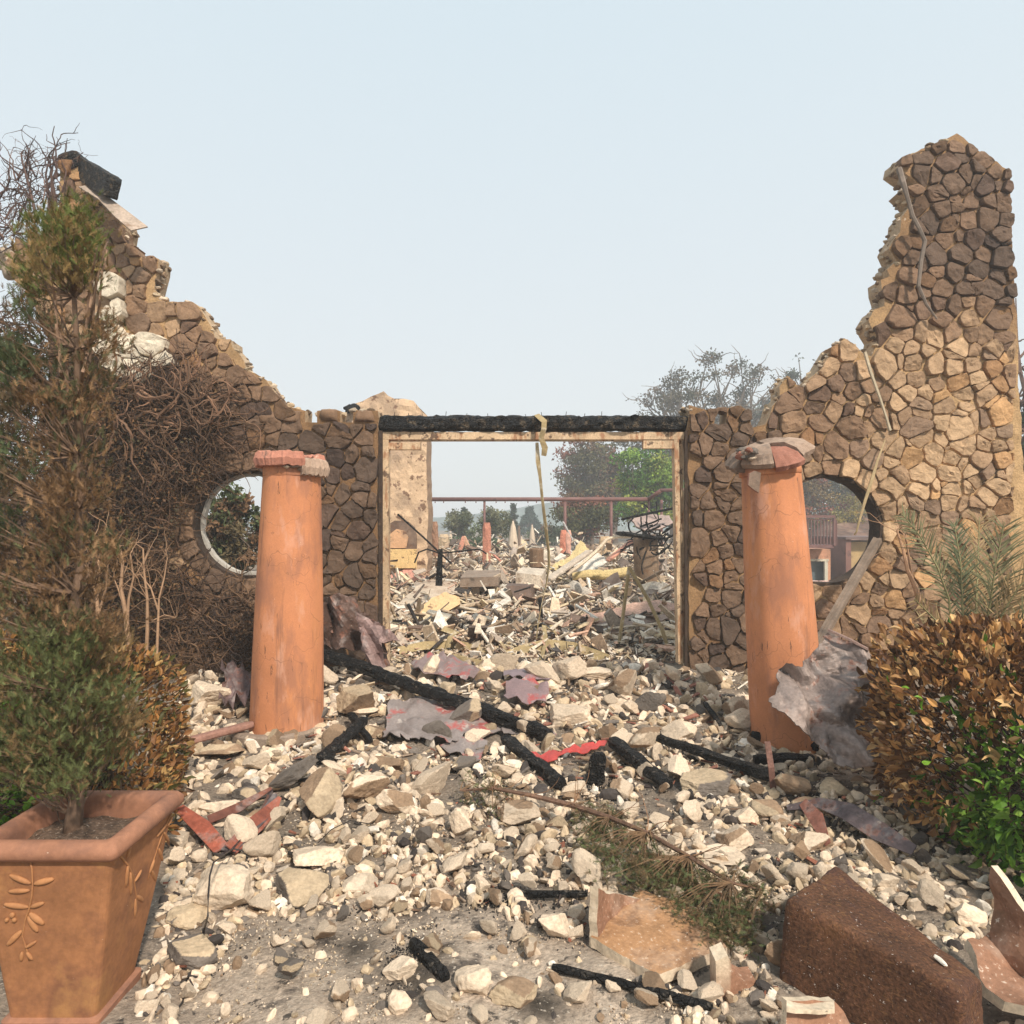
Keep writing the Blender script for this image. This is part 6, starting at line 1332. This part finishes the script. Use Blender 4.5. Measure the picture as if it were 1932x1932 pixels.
# ================================================================== STUCCO CHIMNEY, PERGOLA RAIL, STUMPS, UMBRELLAS
ch = thing('stucco_chimney', 'pitted cream stucco chimney with jagged top seen behind the wall and through the doorway', 'chimney', (I(735, 1090, 13).x, 13.4, 0))
mb = MB(); plate(mb, [(650, 1130), (650, 786), (655, 764), (668, 762), (684, 757), (700, 748), (724, 738), (744, 752), (762, 752), (780, 756), (790, 768), (806, 784), (806, 1130)], lambda x, y: I(x, y, 13) + Vector((0, .03 * mnoise.noise(Vector((x / 14, y / 14, 0))), 0)), (0, .8, 0), 12, col=np.array((.60, .42, .27)), ecol=np.array((.34, .22, .14)), wob=2)
mb.build('chimney_stack', 'stucco', ch)
mb = MB(); plate(mb, [(728, 1038), (728, 992), (745, 982), (770, 984), (782, 994), (786, 1010), (786, 1038)], lambda x, y: I(x, y, 12.94), (0, .05, 0), 9, col=np.array((.14, .09, .065))); mb.build('firebox', 'stucco', ch)
mb = MB(); plate(mb, [(735, 1034), (735, 1008), (748, 998), (764, 1002), (770, 1014), (766, 1034)], lambda x, y: I(x, y, 12.9), (0, .04, 0), 9, col=np.array((.62, .36, .20))); plate(mb, [(736, 1072), (736, 1036), (786, 1036), (786, 1072)], lambda x, y: I(x, y, 12.88), (0, .06, 0), 12, col=np.array((.70, .48, .22))); mb.build('hearth_panel', 'stucco', ch)
tag(MB().add(*(lambda v, f, i: (v * .12 + np.array(I(662, 772, 12.9)), f))(*rock_geo(77, 3, 9, (1.3, 1, 1.1), .2)), DARK).build('charred_lump', 'char'), 'charred lump at the left shoulder of the stucco chimney', 'burnt debris')
rl = thing('pergola_rail', 'long dusky pipe rail on slim posts spanning the background behind the doorway', 'rail', (0, 20, .3))
def pole(nm, a, b, rr, col=(.17, .085, .075)): mb = MB(); tube(mb, [a, b], rr, 10, col); return mb.build(nm, 'rail', rl, smooth=True)
pole('rail_pipe', I(790, 942, 20), I(1224, 942, 20), .06); pole('rail_pipe', I(1223, 942, 20), I(1248, 925, 19.6), .06); pole('rail_pipe', I(1246, 925, 19.6), I(1310, 924, 19.6), .05)
for x, y1, rr in ((914, 1010, .035), (1066, 1010, .045), (1153, 1018, .045), (1224, 1000, .03), (1248, 1000, .04)): pole('post', I(x, 943, 20.02), I(x, y1 + 40, 20.02), rr)
for x in (821, 837, 878, 898, 936, 953, 996, 1012, 1040): mb = MB(); tube(mb, [I(x, 944, 19.98), I(x, 949, 19.98)], .015, 5); mb.build('bracket', 'rail', rl)
for (x, yt, yb, w, z, col, lab) in ((822, 984, 1050, 12, 15, (.30, .17, .11), 'burnt narrow post stump just right of the stucco chimney'), (838, 1008, 1050, 20, 22, (.46, .34, .22), 'square tan pillar stump far behind the chimney'), (918, 986, 1072, 16, 16, (.44, .19, .13), 'tallest broken salmon pillar stump near the centre'),
        (1062, 1000, 1060, 13, 18, (.52, .20, .13), 'orange broken pillar stump right of the umbrellas'), (1072, 1000, 1060, 10, 17, (.60, .34, .26), 'pink split post beside the orange pillar stump'), (1142, 1012, 1070, 22, 19, (.50, .35, .21), 'square tan pillar stump in front of the green tree'), (980, 992, 1050, 5, 24, (.18, .13, .10), 'thin dark post between the closed umbrellas')):
    mb = MB(); rough_beam(mb, I(x, yb, z), I(x + random.uniform(-2, 2), yt, z), w * z / F, w * z / F, col, rough=.1, sides=10, n=8); tag(mb.build('pillar_stump', 'debris'), lab, 'pillar stump')
for (p, q, z, col, lab) in (((862, 1054), (876, 1012), 17, (.58, .27, .19), 'left plank of the salmon plank pair propped in a V'), ((874, 1012), (892, 1052), 17, (.52, .30, .20), 'right plank of the salmon plank pair propped in a V'), ((925, 1040), (958, 1072), 16, (.55, .24, .18), 'salmon lath sloping down from the tallest pillar stump'), ((1062, 984), (1086, 1030), 17, (.42, .40, .38), 'grey twisted flashing curling beside the orange stump'), ((1108, 1060), (1085, 1090), 14, (.50, .38, .24), 'tan stick slanting in front of the white panel')):
    mb = MB(); rough_beam(mb, I(*p, z), I(*q, z), .12, .05, col, rough=.05); tag(mb.build('leaning_plank', 'debris'), lab, 'plank')
for (x, yt, yb, w, z, lab) in ((968, 983, 1062, 25, 26, 'tallest closed cream umbrella near the centre of the background'), (1004, 990, 1058, 17, 36, 'closed cream umbrella right of the tallest one'), (850, 1002, 1044, 14, 32, 'closed cream umbrella left of the pillar stumps'), (984, 1012, 1058, 15, 38, 'small closed umbrella half hidden behind the tallest one')):
    um = thing('closed_umbrella', lab, 'umbrella', (I(x, yb, z).x, z, 0)); mb = MB(); R = w * z / F / 2; H = (yb - yt) * z / F; top = I(x, yt, z); base = top - Vector((0, 0, H))
    lathe(mb, base, [(R * .98, 0), (R * 1.0, H * .1), (R * .78, H * .4), (R * .62, H * .55), (R * .58, H * .62), (R * .36, H * .85), (R * .16, H * .95), (.03, H)], 24, (.5, .5, .5), lambda t, zz_: 1 + .10 * math.cos(8 * t)); mb.build('canopy', 'canvas', um, smooth=True)
    mb = MB(); tube(mb, [Vector((top.x, top.y, 0)), top + Vector((0, 0, .06))], .03, 6, (.14, .10, .08)); mb.build('pole', 'bark', um)

# ================================================================== BURNT HOUSE SEEN THROUGH THE RIGHT ROUND WINDOW
hs = thing('burnt_house', 'burnt terracotta house with a dark balcony railing, seen through the right round window', 'house', (I(1530, 1090, 24).x, 25.5, 0))
def fb_(mb, x0, y0, x1, y1, z, d, col): a = I(x0, y0, z); b = I(x1, y1, z); c = (a + b) / 2; return box(mb, (c.x, c.y + d / 2, c.z), (abs(b.x - a.x), d, abs(b.z - a.z)), col)
mb = MB(); fb_(mb, 1400, 1036, 1522, 1120, 24.0, 4.5, (.50, .25, .15)); fb_(mb, 1522, 1036, 1567, 1056, 24.0, 4.5, (.50, .25, .15)); fb_(mb, 1561, 1056.2, 1567, 1110, 24.0, 4.5, (.50, .25, .15)); fb_(mb, 1522, 1056.3, 1561, 1120, 24.5, 3.9, (.12, .09, .07)); mb.build('wall', 'house_paint', hs)
wf = MB(); fb_(wf, 1520, 1054.6, 1564, 1059, 23.95, .1, (.55, .48, .36)); fb_(wf, 1556, 1059.2, 1562, 1108, 23.95, .1, (.52, .48, .38)); wfo = wf.build('window', 'house_paint', hs)
mb = MB(); fb_(mb, 1522, 1060, 1555, 1110, 24.3, .03, (.1, .1, .1)); mb.build('pane', 'window_glass', wfo)
mb = MB(); fb_(mb, 1500, 1028, 1574, 1034, 23.2, 1.0, (.16, .085, .07)); mb.build('balcony_floor', 'rail', hs)
mb = MB(); fb_(mb, 1400, 972, 1576, 977, 23.15, .12, (.07, .05, .05)); fb_(mb, 1400, 979, 1576, 981, 23.2, .06, (.09, .06, .05)); fb_(mb, 1573, 977.2, 1577, 1030, 23.16, .1, (.15, .08, .07))
for i in range(30): fb_(mb, 1404 + i * 6, 981.3, 1405.6 + i * 6, 1028, 23.2, .04, (.12, .07, .06))
mb.build('balcony_railing', 'rail', hs)
gg = thing('burnt_garage', 'smoke stained garage wall with plank siding at the foot of the brown slope', 'garage', (I(1640, 1080, 25).x, 26, 0))
mb = MB(); fb_(mb, 1606, 1022, 1700, 1085, 25.3, 2.5, (.44, .30, .14)); mb.build('wall', 'house_paint', gg)
mb = MB(); fb_(mb, 1596, 1017, 1606, 1100, 25, 2.9, (.20, .10, .08)); fb_(mb, 1596, 1013, 1710, 1017.8, 24.9, 3.0, (.16, .11, .10)); mb.build('frame', 'house_paint', gg)
mat('slope_soil', (.15, .085, .06), var=.4, scale=.6, fine=.4, fscale=3, bump=.8, bdist=.1, bscale=3, spots=(((.30, .20, .14), 1.1, .56, .08, .7), ((.05, .04, .035), .9, .56, .08, .7)))
mb = MB(); V = []; sxs = np.linspace(9, 26, 40); sys_ = np.linspace(25.5, 44, 40)
for a in sxs:
    for b in sys_:
        xe = (a - b * .435) ; V.append((a, b, -1.0 + 2.85 * float(sstep(25.5, 36, b)) * float(sstep(-2.8, 1.5, xe)) + .35 * float(sstep(34, 44, b)) + .12 * mnoise.noise(Vector((a, b, 0)))))
mb.add(V, np.array([(i * 40 + j, (i + 1) * 40 + j, (i + 1) * 40 + j + 1, i * 40 + j + 1) for i in range(39) for j in range(39)])); tag(mb.build('slope', 'slope_soil', smooth=True), kind='structure')
for (dx, s, lab) in ((1530, 1, 'left pink plaster slab on the sill of the right round window'), (1553, .9, 'right pink plaster slab on the sill of the right round window')):
    v, f, ix = rock_geo(int(dx), 3, 8, (.12 * s, .07, .04), .03, 1); mb = MB(); mb.add(v + np.array(I(dx, 1100, 7.0)), f, (.62, .42, .36)); tag(mb.build('plaster_slab', 'grit'), lab, 'plaster slab')

# ================================================================== TREES
def tree(name, label, x, ytop, ybase, z, wpx, leafcol, seed, nleaf=5000, lsize=(.10, .2), bare=0.0, trunk=(.12, .09, .07), clumps=26, group=None, shape=None, cl_r=.16, limbs=9, base_y=None, dz=None):
    r = random.Random(seed); top = I(x, ytop, z); bz = float(gh(top.x, z)) - .1 if base_y is None else I(x, base_y, z).z
    H = top.z - bz; Wm = wpx * z / F; root = thing(name, label, 'tree', (top.x, z, bz), group)
    mb = MB(); b0 = Vector((top.x, z, bz)); tubes_end = []
    tk = [b0 + Vector((r.gauss(0, .02) * H * i / 5, r.gauss(0, .02) * H * i / 5, H * .62 * i / 5)) for i in range(6)]; tr = max(.05, H * .028)
    tube(mb, tk, list(np.linspace(tr, tr * .45, 6)), 7, trunk, rough=.1)
    cents = []
    for k in range(clumps):
        u = Vector((r.gauss(0, 1), r.gauss(0, 1), r.gauss(0, 1))).normalized() * (r.random() ** .45)
        c = b0 + Vector((u.x * Wm * .46, u.y * Wm * .36, H * .60 + u.z * H * .37))
        if shape: c = shape(c, b0, H, Wm, r)
        cents.append(c)
    for c in cents:
        s = tk[r.randint(2, 5)]; m_ = s.lerp(c, .5) + Vector((r.gauss(0, .05) * H, r.gauss(0, .04) * H, -.03 * H)); pts = [s, s.lerp(m_, .5), m_, m_.lerp(c, .5) + Vector((r.gauss(0, .02) * H, 0, r.gauss(0, .02) * H)), c]
        tube(mb, pts, list(np.linspace(tr * .35, tr * .07, 5)), 4, trunk, cap=False)
        for _ in range(4 if bare else 2):
            a = r.choice(pts[2:]); d = Vector((r.gauss(0, 1), r.gauss(0, .7), r.gauss(.3, .8))).normalized(); b, _ = walk(r, a, d, 6, Wm * .035, .45); tube(mb, b, list(np.linspace(tr * .12, tr * .03, len(b))), 3, trunk, cap=False)
    mb.build('trunk', 'bark', root)
    pos, cols = [], []; fr_ = [r.random() > bare for _ in cents]
    pal = [np.array(c) for c in leafcol]
    cc = [pal[r.randrange(len(pal))] * r.uniform(.75, 1.25) for _ in cents]
    while len(pos) < nleaf:
        k = r.randrange(len(cents))
        if not fr_[k] and r.random() > .06: continue
        u = Vector((r.gauss(0, 1), r.gauss(0, 1), r.gauss(0, 1))).normalized() * (r.random() ** .5); rr = Wm * cl_r
        pos.append(tuple(cents[k] + Vector((u.x * rr * 1.1, u.y * rr, u.z * rr * .75)))); cols.append(cc[k] * r.uniform(.7, 1.35))
    mb = MB(); scatter(mb, CARD_V, CARD_F, pos, np.random.uniform(*lsize, nleaf), cols); mb.build('crown', 'far_leaf', root); return root
OAK = [(.09, .075, .045), (.13, .09, .055), (.07, .07, .045)]; GRN = [(.15, .25, .035), (.22, .32, .05), (.30, .34, .07), (.08, .17, .03)]; RST = [(.19, .075, .05), (.15, .09, .05), (.10, .09, .04)]
# behind the right wall, above the lintel
tree('oak_tree', 'hazy half bare oak tree, leftmost above the lintel', 1272, 682, 1000, 46, 190, OAK, 1, 9000, (.12, .26), .1, clumps=80, cl_r=.10)
tree('oak_tree', 'hazy half bare oak tree with dark top tufts, middle one above the right pier', 1385, 640, 1000, 48, 220, OAK, 2, 10000, (.12, .26), .25, clumps=90, cl_r=.085)
tree('oak_tree', 'hazy nearly bare oak tree beside the right stone wall', 1500, 635, 1000, 50, 170, [(.06, .075, .05)], 3, 3400, (.12, .26), .55, clumps=60, cl_r=.075)
tree('distant_tree', 'blue hazed tree far behind the nearly bare oak', 1440, 722, 1000, 120, 120, [(.06, .08, .05)], 4, 3000, (.4, .9), 0)
# through the doorway
tree('rust_tree', 'large rusty brown tree through the doorway, left of the green tree', 1115, 815, 1060, 42, 150, RST, 5, 9000, (.12, .26), .1, clumps=64, cl_r=.14)
tree('dark_tree', 'dull dark tree between the rusty tree and the green tree', 1160, 800, 1060, 44, 120, OAK, 6, 5000, (.12, .26), 0, clumps=40)
tree('rust_tree', 'low rusty red leaved tree behind the orange pillar stump', 1100, 935, 1075, 30, 130, [(.22, .085, .055), (.16, .10, .05), (.09, .09, .035)], 7, 6000, (.09, .18), 0, clumps=44)
tree('green_tree', 'bright green leafy tree through the doorway beside the right jamb', 1215, 838, 1080, 30, 135, GRN, 8, 13000, (.09, .19), 0, clumps=72, cl_r=.16)
tree('green_tree', 'yellowish green tree top directly beside the right jamb', 1275, 835, 1080, 33, 90, [(.24, .25, .07), (.15, .2, .05)], 9, 6000, (.09, .19), 0, clumps=30)
tree('broadleaf_tree', 'small olive tree through the doorway, left of the first rail post', 872, 958, 1070, 34, 70, [(.11, .13, .06), (.15, .15, .08)], 10, 2600, (.09, .17), .1, clumps=30, cl_r=.15)
tree('broadleaf_tree', 'small olive tree through the doorway, right of the first rail post', 930, 950, 1075, 32, 74, [(.11, .13, .06), (.15, .15, .08), (.07, .10, .04)], 11, 3000, (.09, .17), .1, clumps=34, cl_r=.15)
tree('broadleaf_tree', 'dark low shrub tree between the centre umbrellas and the rusty trees', 1040, 990, 1075, 40, 90, [(.07, .09, .045), (.13, .08, .05)], 12, 3500, (.10, .2), 0, clumps=30)
tree('broadleaf_tree', 'low green shrubbery below the small olive trees', 890, 1020, 1075, 30, 110, [(.06, .09, .04)], 13, 3500, (.08, .16), 0, clumps=30)
def spire(c, b0, H, Wm, r): t = r.random(); return b0 + Vector((r.gauss(0, .16) * Wm * (1 - t ** 2), r.gauss(0, .16) * Wm, H * (.08 + .9 * t)))
tree('cypress_tree', 'narrow dark cypress tree, left one through the doorway', 876, 960, 1070, 45, 22, [(.045, .065, .035)], 14, 2600, (.10, .22), 0, clumps=40, shape=spire, cl_r=.22)
tree('cypress_tree', 'narrow dark cypress tree right behind the tallest umbrella', 969, 950, 1070, 50, 20, [(.04, .06, .035)], 15, 2600, (.10, .22), 0, clumps=40, shape=spire, cl_r=.22)
def cone(c, b0, H, Wm, r): t = r.random() ** .8; a = r.uniform(0, 6.28); return b0 + Vector((math.cos(a) * Wm * .42 * (1 - t), math.sin(a) * Wm * .42 * (1 - t), H * (.12 + .86 * t)))
tree('conifer_tree', 'bluish conifer tree right of the closed umbrellas', 999, 958, 1060, 70, 60, [(.04, .07, .05)], 16, 3000, (.15, .35), 0, clumps=70, shape=cone, cl_r=.09)
# through the left round window
tree('leafy_shrub', 'brownish green leafy shrub tree filling the left round window', 440, 912, 1130, 10.5, 165, [(.10, .115, .045), (.20, .115, .06), (.07, .09, .035), (.16, .12, .06)], 17, 6500, (.05, .11), 0, clumps=70, cl_r=.11, base_y=1145)
# above the slope, through the right window
tree('autumn_tree', 'reddish autumn tree above the burnt balcony', 1525, 850, 985, 38, 110, [(.25, .09, .06), (.16, .11, .05), (.22, .15, .05)], 18, 6000, (.10, .2), 0, clumps=50)
tree('autumn_tree', 'purple red autumn tree above the brown slope', 1640, 870, 980, 40, 120, [(.22, .07, .07), (.24, .18, .05), (.12, .11, .05)], 19, 6000, (.10, .2), 0, clumps=50)
tree('dark_tree', 'grey green tree mass between the two autumn trees', 1585, 820, 985, 46, 130, [(.07, .08, .05), (.10, .09, .06)], 20, 6000, (.12, .24), 0, clumps=50)
tree('autumn_tree', 'yellow leaved bush on the crest of the brown slope', 1612, 930, 975, 35, 90, [(.32, .24, .06), (.20, .17, .06)], 21, 3500, (.07, .14), 0, clumps=34)
# behind the far right edge and left edge
tree('bare_tree', 'bare brown tree poking out behind the right edge of the chimney wall', 1945, 470, 1000, 16, 110, [(.16, .09, .06)], 22, 260, (.06, .12), .5, (.15, .09, .07), clumps=40)
tree('dark_tree', 'dark green tree behind the right edge of the stone wall', 1975, 620, 1000, 14, 120, [(.05, .07, .035), (.07, .08, .04)], 23, 4500, (.07, .14), 0, clumps=40)
tree('dark_tree', 'dark foliage mass behind the vines at the left edge', 30, 880, 1140, 13, 210, [(.045, .06, .035), (.07, .06, .04)], 24, 4500, (.07, .15), .1, clumps=40, base_y=1150)
fbk = MB()
for k in range(3): v, f, ix = rock_geo(60 + k, 3, 10, (.16, .12, .12), .06); fbk.add(v + np.array(P(4 + k * 17, 486 + (k % 2) * 22, 6.95)), f, CREAM * .95)
tag(fbk.build('wall_block', 'rock', smooth=True), 'pale exposed stone lumps in the dead vines at the upper left edge', 'stone')

# ================================================================== SMOKE HAZE
hm = bpy.data.materials.new('haze'); hm.use_nodes = True; hn = hm.node_tree.nodes; hn.clear(); ho = hn.new('ShaderNodeOutputMaterial'); hv = hn.new('ShaderNodeVolumePrincipled')
hv.inputs['Density'].default_value = .0044; hv.inputs['Color'].default_value = (.90, .945, .97, 1); hv.inputs['Anisotropy'].default_value = .2; hm.node_tree.links.new(hv.outputs[0], ho.inputs['Volume'])
MATS['haze'] = hm
mb = MB(); box(mb, (0, 78, 8.5), (360, 172, 20)); o = mb.build('haze', 'haze'); tag(o, kind='stuff'); tag(o, 'thin pale wildfire smoke filling the air', 'haze')
